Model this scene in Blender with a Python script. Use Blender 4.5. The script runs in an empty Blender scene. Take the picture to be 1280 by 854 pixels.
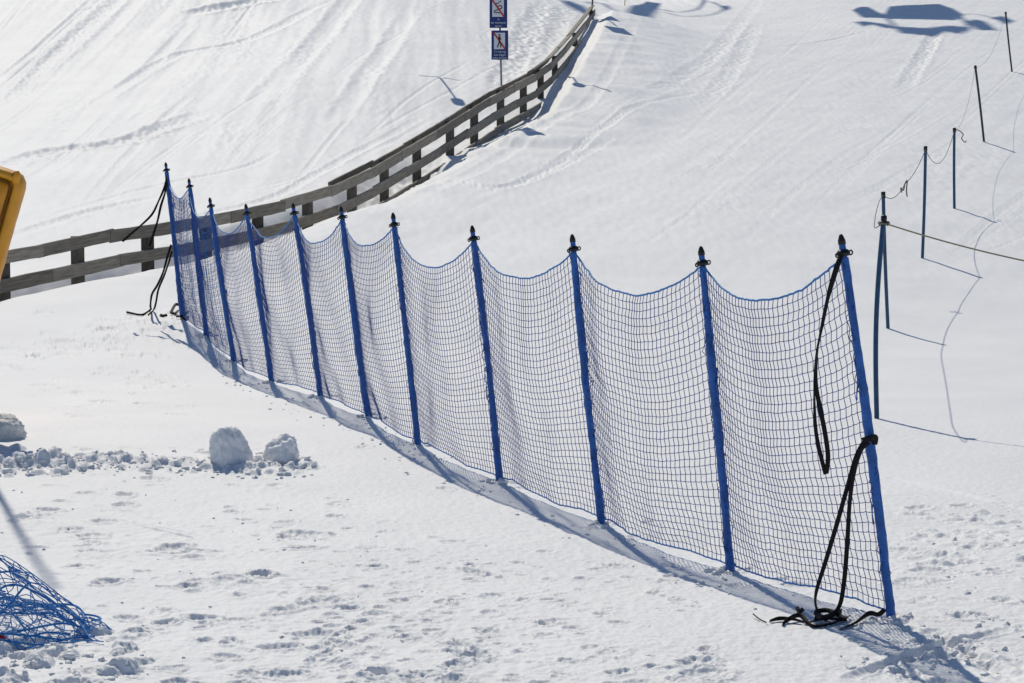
import bpy, bmesh, math, random
import numpy as np
from mathutils import Vector, Matrix
from mathutils import noise as mnoise

random.seed(7)
rng = np.random.default_rng(11)
sc = bpy.context.scene
COL = sc.collection

# ------------------------------------------------------------------ camera
FPX, CX, CY = 2850.0, 640.0, 427.0
CZ = 2.34
PITCH = math.atan((427 - 184) / FPX)
SP, CP = math.sin(PITCH), math.cos(PITCH)


def ray(px, py):
    x = (px - CX) / FPX
    y = (CY - py) / FPX
    return np.array([x, y * SP + CP, y * CP - SP])


def at(px, py, d):
    """the world point seen at photo pixel (px, py), d metres ahead"""
    r = ray(px, py)
    t = d / r[1]
    return np.array([r[0] * t, d, CZ + r[2] * t])


cam_d = bpy.data.cameras.new('camera')
cam_d.sensor_width = 36.0
cam_d.lens = FPX / 1280.0 * 36.0
cam_d.clip_start = 0.1
cam_d.clip_end = 2000
cam = bpy.data.objects.new('camera', cam_d)
cam.location = (0, 0, CZ)
cam.rotation_euler = (math.pi / 2 - PITCH, 0, 0)
COL.objects.link(cam)
sc.camera = cam

# ------------------------------------------------------------------ light
AZ, EL = math.radians(16), math.radians(45.5)
SUN = np.array([-math.sin(AZ) * math.cos(EL), math.cos(AZ) * math.cos(EL), math.sin(EL)])  # towards the sun
sd = bpy.data.lights.new('sun', 'SUN')
sd.energy = 3.03
sd.angle = math.radians(0.53)
sd.color = (1.0, 0.935, 0.80)
so = bpy.data.objects.new('sun', sd)
so.rotation_euler = Vector(-SUN).to_track_quat('-Z', 'Y').to_euler()
so.location = (-20, 60, 80)
COL.objects.link(so)

w = bpy.data.worlds.new('World')
sc.world = w
w.use_nodes = True
nt = w.node_tree
sky = nt.nodes.new('ShaderNodeTexSky')
sky.sky_type = 'NISHITA'
sky.sun_disc = False
sky.sun_elevation = EL
sky.sun_rotation = -AZ
sky.altitude = 2200
sky.dust_density = 0.6
sky.ozone_density = 3.0
bg = nt.nodes['Background']
bg.inputs['Strength'].default_value = 0.088
nt.links.new(sky.outputs['Color'], bg.inputs['Color'])

vs = sc.view_settings
vs.view_transform = 'Standard'
vs.look = 'None'
vs.exposure = 0.0
vs.gamma = 1.0
vs.use_curve_mapping = False

# ------------------------------------------------------------------ materials


def mat(name, base, rough=0.6, spec=0.4, vary=0.0, scale=8.0, bump=0.0, bscale=60.0, metal=0.0, stretch=(1, 1, 1), trans=0.0):
    m = bpy.data.materials.new(name)
    m.use_nodes = True
    n = m.node_tree.nodes
    l = m.node_tree.links
    p = n['Principled BSDF']
    p.inputs['Base Color'].default_value = (*base, 1)
    p.inputs['Roughness'].default_value = rough
    p.inputs['Specular IOR Level'].default_value = spec
    p.inputs['Metallic'].default_value = metal
    tc = n.new('ShaderNodeTexCoord')
    mp = n.new('ShaderNodeMapping')
    mp.inputs['Scale'].default_value = stretch
    l.new(tc.outputs['Object'], mp.inputs['Vector'])
    if vary > 0:
        no = n.new('ShaderNodeTexNoise')
        no.inputs['Scale'].default_value = scale
        no.inputs['Detail'].default_value = 5
        l.new(mp.outputs['Vector'], no.inputs['Vector'])
        r = n.new('ShaderNodeMapRange')
        r.inputs['From Min'].default_value = 0.25
        r.inputs['From Max'].default_value = 0.75
        r.inputs['To Min'].default_value = 1 - vary
        r.inputs['To Max'].default_value = 1 + vary
        l.new(no.outputs['Fac'], r.inputs['Value'])
        mx = n.new('ShaderNodeMix')
        mx.data_type = 'RGBA'
        mx.blend_type = 'MULTIPLY'
        mx.inputs['Factor'].default_value = 1
        mx.inputs['A'].default_value = (*base, 1)
        l.new(r.outputs['Result'], mx.inputs['B'])
        l.new(mx.outputs['Result'], p.inputs['Base Color'])
    if bump > 0:
        no2 = n.new('ShaderNodeTexNoise')
        no2.inputs['Scale'].default_value = bscale
        no2.inputs['Detail'].default_value = 4
        l.new(mp.outputs['Vector'], no2.inputs['Vector'])
        b = n.new('ShaderNodeBump')
        b.inputs['Strength'].default_value = bump
        b.inputs['Distance'].default_value = 0.01
        l.new(no2.outputs['Fac'], b.inputs['Height'])
        l.new(b.outputs['Normal'], p.inputs['Normal'])
    return m


def snow_material():
    m = bpy.data.materials.new('snow')
    m.use_nodes = True
    n = m.node_tree.nodes
    l = m.node_tree.links
    p = n['Principled BSDF']
    p.inputs['Roughness'].default_value = 0.62
    p.inputs['Specular IOR Level'].default_value = 0.25
    tc = n.new('ShaderNodeTexCoord')
    # slight dirt and age in the albedo
    no = n.new('ShaderNodeTexNoise')
    no.inputs['Scale'].default_value = 0.9
    no.inputs['Detail'].default_value = 6
    l.new(tc.outputs['Object'], no.inputs['Vector'])
    cr = n.new('ShaderNodeValToRGB')
    cr.color_ramp.elements[0].position = 0.3
    cr.color_ramp.elements[0].color = (0.80, 0.80, 0.80, 1)
    cr.color_ramp.elements[1].position = 0.7
    cr.color_ramp.elements[1].color = (0.87, 0.868, 0.862, 1)
    l.new(no.outputs['Fac'], cr.inputs['Fac'])
    l.new(cr.outputs['Color'], p.inputs['Base Color'])
    # grains
    g1 = n.new('ShaderNodeTexNoise')
    g1.inputs['Scale'].default_value = 38
    g1.inputs['Detail'].default_value = 7
    g1.inputs['Roughness'].default_value = 0.62
    l.new(tc.outputs['Object'], g1.inputs['Vector'])
    v = n.new('ShaderNodeTexVoronoi')
    v.inputs['Scale'].default_value = 120
    l.new(tc.outputs['Object'], v.inputs['Vector'])
    ad = n.new('ShaderNodeMath')
    ad.operation = 'MULTIPLY_ADD'
    ad.inputs[1].default_value = 0.25
    l.new(v.outputs['Distance'], ad.inputs[0])
    l.new(g1.outputs['Fac'], ad.inputs[2])
    b = n.new('ShaderNodeBump')
    b.inputs['Strength'].default_value = 0.55
    b.inputs['Distance'].default_value = 0.008
    l.new(ad.outputs['Value'], b.inputs['Height'])
    l.new(b.outputs['Normal'], p.inputs['Normal'])
    return m


def soft_snow():
    m = snow_material()
    m.name = 'packed_snow'
    p = m.node_tree.nodes['Principled BSDF']
    p.inputs['Subsurface Weight'].default_value = 0.6
    p.inputs['Subsurface Radius'].default_value = (1.0, 1.0, 1.0)
    p.inputs['Subsurface Scale'].default_value = 0.05
    return m


M = {
    'snow': snow_material(),
    'packed': soft_snow(),
    'pole_blue': mat('pole_blue', (0.022, 0.112, 0.40), 0.5, 0.35, 0.34, 14, 0.6, 90),
    'cord_blue': mat('cord_blue', (0.016, 0.066, 0.28), 0.6, 0.3),
    'rope_blue': mat('rope_blue', (0.03, 0.19, 0.50), 0.6, 0.3, 0.2, 60),
    'heap_blue': mat('heap_blue', (0.025, 0.20, 0.52), 0.6, 0.3, 0.2, 30),
    'black': mat('black_plastic', (0.008, 0.008, 0.010), 0.45, 0.4),
    'strap': mat('black_webbing', (0.010, 0.008, 0.010), 0.75, 0.25, 0.3, 60, 0.4, 300),
    'foot': mat('dark_red_plastic', (0.035, 0.010, 0.012), 0.5, 0.4),
    'teal': mat('teal_pole', (0.022, 0.075, 0.16), 0.45, 0.4, 0.25, 20),
    'slate': mat('slate_pole', (0.03, 0.045, 0.055), 0.5, 0.4, 0.2, 20),
    'rope_tan': mat('tan_rope', (0.25, 0.22, 0.15), 0.8, 0.2, 0.3, 80),
    'twine': mat('grey_twine', (0.16, 0.15, 0.13), 0.8, 0.2),
    'wood': mat('weathered_wood', (0.285, 0.25, 0.20), 0.85, 0.2, 0.42, 3.0, 0.7, 14, stretch=(1.0, 14, 14)),
    'wood_dark': mat('weathered_post', (0.105, 0.092, 0.075), 0.85, 0.2, 0.45, 5.0, 0.7, 20, stretch=(9, 9, 1.5)),
    'metal': mat('galvanised_metal', (0.30, 0.31, 0.31), 0.5, 0.5, 0.2, 12),
    'sign_blue': mat('sign_blue', (0.012, 0.030, 0.17), 0.4, 0.4),
    'sign_white': mat('sign_white', (0.72, 0.73, 0.75), 0.5, 0.4),
    'sign_red': mat('sign_red', (0.50, 0.02, 0.02), 0.5, 0.4),
    'orange': mat('orange_vinyl', (0.74, 0.30, 0.012), 0.38, 0.5, 0.14, 4, 0.25, 12),
    'orange_roll': mat('yellow_vinyl', (0.78, 0.34, 0.015), 0.4, 0.5, 0.15, 6, 0.25, 15),
    'seam': mat('seam_tape', (0.16, 0.07, 0.01), 0.6, 0.3),
    'red': mat('red_plastic', (0.5, 0.01, 0.01), 0.5, 0.4),
    'yellow': mat('yellow_bamboo', (0.62, 0.50, 0.06), 0.5, 0.4),
    'dark_metal': mat('dark_metal', (0.05, 0.055, 0.06), 0.5, 0.5),
}

for key in ('wood', 'wood_dark'):
    n = M[key].node_tree.nodes
    l = M[key].node_tree.links
    oi = n.new('ShaderNodeObjectInfo')
    mr = n.new('ShaderNodeMapRange')
    mr.inputs['To Min'].default_value = 0.72
    mr.inputs['To Max'].default_value = 1.25
    l.new(oi.outputs['Random'], mr.inputs['Value'])
    mm = n.new('ShaderNodeMix')
    mm.data_type = 'RGBA'
    mm.blend_type = 'MULTIPLY'
    mm.inputs['Factor'].default_value = 1
    src = n['Principled BSDF'].inputs['Base Color'].links[0].from_socket
    l.new(src, mm.inputs['A'])
    l.new(mr.outputs['Result'], mm.inputs['B'])
    l.new(mm.outputs['Result'], n['Principled BSDF'].inputs['Base Color'])

# ------------------------------------------------------------------ mesh helpers


def np_mesh(name, V, F, smooth=True):
    V = np.ascontiguousarray(V, dtype=np.float32)
    F = np.ascontiguousarray(F, dtype=np.int32)
    me = bpy.data.meshes.new(name)
    me.vertices.add(len(V))
    me.vertices.foreach_set('co', V.ravel())
    k = F.shape[1]
    me.loops.add(F.size)
    me.loops.foreach_set('vertex_index', F.ravel())
    me.polygons.add(len(F))
    me.polygons.foreach_set('loop_start', np.arange(0, F.size, k, dtype=np.int32))
    me.update(calc_edges=True)
    me.validate()
    if smooth:
        me.polygons.foreach_set('use_smooth', np.ones(len(me.polygons), dtype=bool))
    return me


def link(name, me, m, parent=None):
    o = bpy.data.objects.new(name, me)
    COL.objects.link(o)
    if m is not None:
        me.materials.append(m)
    if parent is not None:
        o.parent = parent
        # vertices are written in world space: cancel the parent's location
        p = parent
        off = Vector((0, 0, 0))
        while p is not None:
            off += p.location
            p = p.parent
        o.location = -off
    return o


class MB:
    """collects quads (world coordinates) and links them as ONE mesh object"""

    def __init__(self):
        self.V = []
        self.F = []
        self.n = 0

    def add(self, V, F):
        V = np.asarray(V, float)
        F = np.asarray(F, int)
        self.V.append(V)
        self.F.append(F + self.n)
        self.n += len(V)

    def build(self, name, m, parent=None, smooth=True):
        V = np.concatenate(self.V)
        quads = np.concatenate(self.F)
        return link(name, np_mesh(name, V, quads, smooth), m, parent)


def frames(P, ref):
    """P (n, N, 3) polylines -> tangents, two normals"""
    T = np.gradient(P, axis=1)
    T /= np.linalg.norm(T, axis=2, keepdims=True) + 1e-12
    ref = np.broadcast_to(np.asarray(ref, float), T.shape)
    A = np.cross(T, ref)
    L = np.linalg.norm(A, axis=2, keepdims=True)
    alt = np.cross(T, np.broadcast_to(np.array([0.31, 0.77, 0.56]), T.shape))
    A = np.where(L < 0.12, alt, A)
    A /= np.linalg.norm(A, axis=2, keepdims=True) + 1e-12
    B = np.cross(T, A)
    return T, A, B


def tubes(P, r, sides=4, ref=(0, 0, 1)):
    P = np.asarray(P, float)
    if P.ndim == 2:
        P = P[None]
    n, N, _ = P.shape
    T, A, B = frames(P, ref)
    rr = np.broadcast_to(np.asarray(r, float), (n, N))[..., None, None]
    a = np.arange(sides) / sides * 2 * math.pi
    ring = np.cos(a)[None, None, :, None] * A[:, :, None, :] + np.sin(a)[None, None, :, None] * B[:, :, None, :]
    V = (P[:, :, None, :] + rr * ring).reshape(-1, 3)
    idx = np.arange(n * N * sides).reshape(n, N, sides)
    q = np.stack([idx[:, :-1, :], np.roll(idx, -1, 2)[:, :-1, :], np.roll(idx, -1, 2)[:, 1:, :], idx[:, 1:, :]], -1)
    return V, q.reshape(-1, 4)


def spline(pts, n=40):
    """Catmull-Rom through the points"""
    P = np.asarray(pts, float)
    P = np.vstack([2 * P[0] - P[1], P, 2 * P[-1] - P[-2]])
    m = len(P) - 3
    t = np.linspace(0, m, n)
    i = np.minimum(t.astype(int), m - 1)
    u = (t - i)[:, None]
    p0, p1, p2, p3 = P[i], P[i + 1], P[i + 2], P[i + 3]
    return 0.5 * ((2 * p1) + (-p0 + p2) * u + (2 * p0 - 5 * p1 + 4 * p2 - p3) * u ** 2 + (-p0 + 3 * p1 - 3 * p2 + p3) * u ** 3)


def lathe(B, axis, prof, sides=14, wob=None):
    """profile [(h, r)] turned about the axis from point B; closed by its own zero radii"""
    B = np.asarray(B, float)
    ax = np.asarray(axis, float)
    ax = ax / np.linalg.norm(ax)
    A = np.cross(ax, [0.2, 1, 0.1])
    A /= np.linalg.norm(A)
    C = np.cross(ax, A)
    a = np.arange(sides) / sides * 2 * math.pi
    V = []
    for k, (h, r) in enumerate(prof):
        rr = np.full(sides, r)
        if wob is not None:
            rr = rr * (1 + wob[k])
        V.append(B + ax * h + (np.cos(a) * rr)[:, None] * A + (np.sin(a) * rr)[:, None] * C)
    V = np.concatenate(V)
    N = len(prof)
    idx = np.arange(N * sides).reshape(N, sides)
    q = np.stack([idx[:-1], np.roll(idx, -1, 1)[:-1], np.roll(idx, -1, 1)[1:], idx[1:]], -1).reshape(-1, 4)
    return V, q


def ribbon(pts, width, thick=0.003, n=60, face=(0, -1, 0), twist=None):
    """flat webbing along a path, with real thickness"""
    P = spline(pts, n)[None]
    T = np.gradient(P, axis=1)
    T /= np.linalg.norm(T, axis=2, keepdims=True) + 1e-12
    f = np.broadcast_to(np.asarray(face, float), T.shape)
    W = np.cross(T, f)
    W /= np.linalg.norm(W, axis=2, keepdims=True) + 1e-9
    Nn = np.cross(W, T)
    if twist is not None:
        tw = np.interp(np.linspace(0, 1, n), np.linspace(0, 1, len(twist)), twist)[None, :, None]
        W, Nn = W * np.cos(tw) + Nn * np.sin(tw), Nn * np.cos(tw) - W * np.sin(tw)
    hw, ht = width / 2, thick / 2
    cs = [(hw, ht), (-hw, ht), (-hw, -ht), (hw, -ht)]
    V = np.stack([P[0] + W[0] * a + Nn[0] * b for a, b in cs], 1).reshape(-1, 3)
    idx = np.arange(n * 4).reshape(n, 4)
    q = np.stack([idx[:-1], np.roll(idx, -1, 1)[:-1], np.roll(idx, -1, 1)[1:], idx[1:]], -1).reshape(-1, 4)
    q = np.vstack([q, [[0, 1, 2, 3]], [[n * 4 - 4, n * 4 - 3, n * 4 - 2, n * 4 - 1]]])
    return V, q


def obox(c, ex, ey, ez, name, m, parent, bevel=0.008, rough=0.0, seed=0):
    """bevelled board with half-extent vectors ex, ey, ez about c; own local axes so that grain follows it"""
    bm = bmesh.new()
    bmesh.ops.create_cube(bm, size=2.0)
    lx, ly, lz = (np.linalg.norm(e) for e in (ex, ey, ez))
    for v in bm.verts:
        v.co = Vector((v.co.x * lx, v.co.y * ly, v.co.z * lz))
    if rough > 0:
        r = random.Random(seed)
        bmesh.ops.subdivide_edges(bm, edges=[e for e in bm.edges if abs(e.verts[0].co.x - e.verts[1].co.x) > lx], cuts=6)
        for v in bm.verts:
            v.co.z += r.uniform(-rough, rough)
            v.co.y += r.uniform(-rough, rough) * 0.4
    if bevel > 0:
        bmesh.ops.bevel(bm, geom=list(bm.edges), offset=bevel, segments=1, affect='EDGES')
    me = bpy.data.meshes.new(name)
    bm.to_mesh(me)
    bm.free()
    me.materials.append(m)
    o = bpy.data.objects.new(name, me)
    COL.objects.link(o)
    R = Matrix((Vector(ex) / lx, Vector(ey) / ly, Vector(ez) / lz)).transposed()
    o.rotation_euler = R.to_euler()
    off = Vector((0, 0, 0))
    p = parent
    while p is not None:
        off += p.location
        p = p.parent
    o.location = Vector(c) - off
    if parent is not None:
        o.parent = parent
    return o


def tag(o, label=None, cat=None, group=None, kind=None):
    if label:
        o['label'] = label
    if cat:
        o['category'] = cat
    if group:
        o['group'] = group
    if kind:
        o['kind'] = kind
    return o


def empty(name, loc, label, cat, group=None):
    o = bpy.data.objects.new(name, None)
    o.empty_display_size = 0.2
    o.location = Vector(loc)
    COL.objects.link(o)
    return tag(o, label, cat, group)


# ------------------------------------------------------------------ noise
def _hash(ix, iy, seed):
    h = (ix.astype(np.uint32) * np.uint32(374761393) + iy.astype(np.uint32) * np.uint32(668265263) + np.uint32(seed * 974711 + 77))
    h = (h ^ (h >> np.uint32(13))) * np.uint32(1274126177)
    return h ^ (h >> np.uint32(16))


def gn(x, y, seed=0):
    """gradient noise, about -0.7 .. 0.7"""
    x = np.asarray(x, np.float32)
    y = np.asarray(y, np.float32)
    xf = np.floor(x)
    yf = np.floor(y)
    ix = xf.astype(np.int64)
    iy = yf.astype(np.int64)
    fx = x - xf
    fy = y - yf
    u = fx * fx * fx * (fx * (fx * 6 - 15) + 10)
    v = fy * fy * fy * (fy * (fy * 6 - 15) + 10)

    def g(dx, dy):
        a = _hash(ix + dx, iy + dy, seed).astype(np.float32) * np.float32(2 * math.pi / 4294967296.0)
        return np.cos(a) * (fx - dx) + np.sin(a) * (fy - dy)
    a = g(0, 0) * (1 - u) + g(1, 0) * u
    b = g(0, 1) * (1 - u) + g(1, 1) * u
    return a * (1 - v) + b * v


def sstep(a, b, x):
    t = np.clip((x - a) / (b - a), 0, 1)
    return t * t * (3 - 2 * t)


# ------------------------------------------------------------------ terrain
# feet of the eleven net poles, their tips and distances
NET = [  # base px, base py, top px, top py, distance
    (228, 395, 207, 203, 27.4),
    (258, 420, 236, 223, 26.2),
    (293, 455, 262, 247, 24.7),
    (340, 480, 307, 255, 22.8),
    (401, 497, 366, 254, 21.1),
    (460, 522, 426, 258, 19.4),
    (523, 556, 491, 266, 17.7),
    (625, 603, 590, 282, 16.0),
    (753, 655, 715, 293, 14.2),
    (914, 717, 876, 308, 12.5),
    (1115, 770, 1051, 293, 11.0)]


def zp(d):
    """general lie of the land: level near the net, rising evenly up the run beyond it"""
    d = np.asarray(d, float)
    return 0.13 * 2.5 * np.logaddexp(0, (d - 28) / 2.5) + 0.12 * 10 * np.logaddexp(0, (d - 130) / 10)


def sd(py, px=640.0):
    """distance at which the ray through a pixel meets that surface"""
    r = ray(px, py)
    d = np.arange(8, 200, 0.01)
    return float(d[np.argmax(CZ + r[2] / r[1] * d < zp(d))])


POLES = [  # marker poles: base, top, distance, material, radius
    (1096, 525, 1105, 270, 19.5, 'teal', 0.0215),
    (1110, 410, 1104, 240, sd(410), 'teal', 0.0215),
    (1153, 323, 1157, 183, sd(323), 'teal', 0.0225),
    (1193, 261, 1193, 160, sd(261), 'teal', 0.0225),
    (1230, 177, 1219, 82, sd(177), 'slate', 0.023),
    (1265, 90, 1257, 15, sd(90), 'slate', 0.023)]
# wooden fence: px of post, py of rail top, py of snow at its foot, distance
FENCE = [
    (-110, 332, 402, 28.2),
    (10, 316, 372, sd(372)),
    (103, 292, 350, sd(350)),
    (190, 280.5, 333, sd(333) + .2),
    (262, 268, 316, sd(316) + .3),
    (327, 255.5, 290, sd(290)),
    (390, 240, 271, sd(271)),
    (445, 219, 251, sd(251)),
    (485, 196.5, 231, sd(231)),
    (526, 174, 208, sd(208) - .2),
    (567, 149, 190, 45.0),
    (597, 130, 182, 46.8),
    (630, 110.5, 165, 48.7),
    (658, 97.5, 150, 50.7),
    (680, 85, 123, 53.2),
    (697, 68, 97, 57.5),
    (722, 39, 58, 64.5),
    (742, 12, 24, 73.0)]
ctrl = [(a, b, e) for a, b, c, d, e in NET] + [(p[0], p[1], p[4]) for p in POLES] + [(a, c, d) for a, b, c, d in FENCE]
cp = np.array([at(*c) for c in ctrl])
cp[:, 2] -= zp(cp[:, 1])
# departures from the general surface elsewhere
rest = [(x, y, 0.0) for y, xs in ((3, (-6, -2, 2, 6)), (9.5, (-3, -1, 1, 3)), (14, (-4, 2.5, 4)), (19, (-5, -2, 5)), (24, (-1, 1.5, 7)), (29, (-1, 2, 9)), (34, (-1.5, 2, 5, 10)),
                                  (40, (1.5, 5, 11)), (47, (3, 7, 13)), (55, (5, 9, 15)), (65, (8, 18)), (78, (6, 13, 22)), (95, (0, 10, 25)), (130, (-40, 0, 40)), (-20, (-20, 20))) for x in xs]
rest += [(-9, 36, .05), (-14, 36, .05), (-7, 42, .15), (-12, 42, .15), (-5, 48, .25), (-9, 48, .3), (-15, 48, .3), (-3, 55, .6), (-8, 55, .6), (-15, 55, .55), (-2, 64, .95), (-8, 64, 1.1), (-16, 64, 1.6),
         (-1, 75, 1.2), (-8, 78, 2.2), (-18, 78, 3.2), (-5, 95, 2.6), (-25, 95, 4.4), (4.5, 70, .2)]
for X_ in (-60, -30, 30, 60):
    rest += [(X_, 10, 0), (X_, 40, 0.2), (X_, 75, 0.4)]
for X_ in (-250, 0, 250):
    rest += [(X_, 260, 0), (X_, 420, 0), (X_, -150, 0)]
cp = np.vstack([cp, np.array(rest, float)])


def _U(r2):
    return 0.5 * r2 * np.log(r2 + 1e-9)


def tps_fit(P, lam):
    n = len(P)
    d2 = ((P[:, None, :2] - P[None, :, :2]) ** 2).sum(-1)
    K = _U(d2) + np.eye(n) * lam
    Q = np.hstack([np.ones((n, 1)), P[:, :2]])
    A = np.block([[K, Q], [Q.T, np.zeros((3, 3))]])
    s = np.linalg.solve(A, np.concatenate([P[:, 2], np.zeros(3)]))
    return s[:n], s[n:]


TW, TA = tps_fit(cp, 1.5)


def base_z(x, y):
    x = np.asarray(x, float)
    y = np.asarray(y, float)
    out = TA[0] + TA[1] * x + TA[2] * y
    for k in range(len(cp)):
        out = out + TW[k] * _U((x - cp[k, 0]) ** 2 + (y - cp[k, 1]) ** 2)
    return out + zp(y)


def gp(px, py, h=0.0):
    """where the view ray through a photo pixel meets the (smooth) snow"""
    r = ray(px, py)
    d = np.concatenate([np.arange(5, 30, 0.02), np.arange(30, 120, 0.05)])
    t = d / r[1]
    z = CZ + r[2] * t
    g = base_z(r[0] * t, d) + h
    k = int(np.argmax(z < g))
    if k == 0:
        k = len(d) - 1
    return np.array([r[0] * t[k], d[k], g[k]])


# polar sheet: fine where the camera looks, coarse all round, out to the mountainside
fine = np.radians(np.arange(-15.5, 15.5001, 0.0272))
side = np.radians(np.concatenate([np.array([15.6, 15.8, 16.2, 16.8, 17.6, 18.8, 20.5]), np.arange(23, 180, 4.0)]))
TH = np.concatenate([-side[::-1], fine, side])
Rl = [0.06]
while Rl[-1] < 8.6:
    Rl.append(Rl[-1] + 0.25)
while Rl[-1] < 98:
    r = Rl[-1]
    Rl.append(r + min(r * r / 6669 * (0.5 + 0.5 * min(1, max(0, (r - 17) / 7))), 0.09))
st = 0.1
while Rl[-1] < 420:
    Rl.append(Rl[-1] + st)
    st = min(st * 1.18, 9)
RR = np.array(Rl)
NR, NC = len(RR), len(TH)
X = (RR[:, None] * np.sin(TH)[None]).astype(np.float64)
Y = (RR[:, None] * np.cos(TH)[None]).astype(np.float64)
# smooth base on a thinned grid, interpolated (the base is smooth)
ri = np.unique(np.concatenate([np.arange(0, NR, 10), [NR - 1]]))
ci = np.unique(np.concatenate([np.arange(0, len(side)), np.arange(len(side), NC - len(side), 12), np.arange(NC - len(side) - 1, NC)]))
Zs = base_z(X[np.ix_(ri, ci)], Y[np.ix_(ri, ci)])
tmp = np.empty((len(ri), NC))
for k in range(len(ri)):
    tmp[k] = np.interp(np.arange(NC), ci, Zs[k])
fr = np.interp(np.arange(NR), ri, np.arange(len(ri)))
k0 = np.minimum(fr.astype(int), len(ri) - 2)
fu = (fr - k0)[:, None]
Z = tmp[k0] * (1 - fu) + tmp[k0 + 1] * fu
fineness = (sstep(16.5, 15.4, np.degrees(np.abs(TH)))[None, :] * sstep(7.5, 9.0, RR)[:, None])

near = sstep(26, 12, RR)[:, None]
mid = sstep(22, 40, RR)[:, None]
D = 0.020 * gn(X / 2.6, Y / 2.6, 1) + 0.006 * gn(X / 0.8, Y / 0.9, 2)
patch = sstep(-0.05, 0.35, gn(X / 1.3, Y / 1.6, 3) + 0.4 * gn(X / 0.35, Y / 0.4, 4))
leftish = sstep(1.6, -1.5, X + (Y - 11) * 0.33)          # trodden side of the net
D += near * leftish * 0.008 * gn(X / 0.8, Y / 0.9, 2)
D += near * (0.3 + 0.7 * leftish) * (0.35 + 0.85 * patch) * (0.0125 * gn(X / 0.17, Y / 0.19, 5) + 0.008 * gn(X / 0.075, Y / 0.08, 6))
D += near * (0.0052 * gn(X / 0.055, Y / 0.06, 7) + 0.0028 * gn(X / 0.024, Y / 0.026, 8))
# skied slope: soft streaks down the fall line
hill = sstep(34, 44, RR)[:, None] * sstep(3.0, -4.0, X - (Y - 52) * 0.25)
sx = X + 0.02 * Y + 0.35 * gn(X / 6, Y / 14, 9)
D += hill * (0.034 * gn(sx / 0.75, Y / 11, 10) + 0.016 * gn(sx / 0.28, Y / 5, 11) + 0.05 * gn(sx / 2.2, Y / 16, 12))
rgh = sstep(0.08, 0.4, gn(sx / 1.4, Y / 9, 13))
D += 0.55 * hill * rgh * (0.024 * gn(X / 0.16, Y / 0.5, 14) + 0.012 * gn(X / 0.08, Y / 0.3, 15))
right = mid * (1 - hill)
sx2 = X - 0.36 * Y + 0.4 * gn(X / 5, Y / 9, 16)
rgh2 = sstep(0.12, 0.45, gn(sx2 / 1.6, Y / 8, 17))
D += right * (0.015 * gn(sx2 / 0.9, Y / 9, 18) + 0.007 * gn(sx2 / 0.3, Y / 4, 19))
D += 0.5 * right * rgh2 * (0.022 * gn(X / 0.18, Y / 0.45, 20) + 0.010 * gn(X / 0.08, Y / 0.25, 21))
D += mid * 0.006 * gn(X / 0.14, Y / 0.4, 22)
D *= np.maximum(fineness, 0.0)


def window(x, y, rad):
    r = math.hypot(x, y)
    th = math.atan2(x, y)
    dth = rad / r
    i0, i1 = np.searchsorted(RR, [r - rad, r + rad])
    j0, j1 = np.searchsorted(TH, [th - dth, th + dth])
    return slice(i0, i1 + 1), slice(j0, j1 + 1)


def dent(p, rx, ry, depth, rot=0.0, rim=0.35, seed=0):
    """footprint or pit (depth > 0) or lump (depth < 0)"""
    s = window(p[0], p[1], 2.2 * max(rx, ry))
    dx = X[s] - p[0]
    dy = Y[s] - p[1]
    c, sn = math.cos(rot), math.sin(rot)
    a = (dx * c + dy * sn) / rx
    b = (-dx * sn + dy * c) / ry
    q = np.sqrt(a * a + b * b) + 0.5 * gn(X[s] / (0.7 * rx), Y[s] / (0.7 * ry), seed + 30) + 0.3 * gn(X[s] / (0.25 * rx), Y[s] / (0.25 * ry), seed + 31)
    q = np.maximum(q, 0)
    D[s] += -depth * np.exp(-q ** 3) + depth * rim * np.exp(-((q - 1.35) / 0.3) ** 2)


def groove(pts, width, depth, rim=0.35, rough=0.0, seed=0, fade=True):
    """ski track or furrow along a polyline given in photo pixels on the snow"""
    P = np.array([gp(*p)[:2] for p in pts])
    P = spline(np.hstack([P, np.zeros((len(P), 1))]), 8 * len(P))[:, :2]
    best = {}
    dist = np.full(X.shape, 1e3)
    par = np.zeros(X.shape)
    n = len(P) - 1
    for k in range(n):
        a, b = P[k], P[k + 1]
        L = np.linalg.norm(b - a)
        m = (a + b) / 2
        s = window(m[0], m[1], L / 2 + 4 * width)
        t = ((X[s] - a[0]) * (b[0] - a[0]) + (Y[s] - a[1]) * (b[1] - a[1])) / (L * L)
        tc = np.clip(t, 0, 1)
        d = np.hypot(X[s] - a[0] - tc * (b[0] - a[0]), Y[s] - a[1] - tc * (b[1] - a[1]))
        cur = dist[s]
        u = d < cur
        cur[u] = d[u]
        dist[s] = cur
        pp = par[s]
        pp[u] = (k + tc[u]) / n
        par[s] = pp
    k = dist < 4 * width
    q = dist[k] / width * (1 + 0.35 * gn(X[k] / (1.5 * width), Y[k] / (1.5 * width), seed + 60))
    f = np.sin(np.clip(par[k], 0.02, 0.98) * math.pi) ** 0.4 if fade else 1.0
    z = -depth * np.exp(-q ** 3) + depth * rim * np.exp(-((q - 1.45) / 0.4) ** 2)
    if rough:
        z = z + rough * np.exp(-(q / 1.8) ** 2) * gn(X[k] / (0.6 * width), Y[k] / (0.9 * width), seed + 61) * 2
    D[k] += z * f


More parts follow.
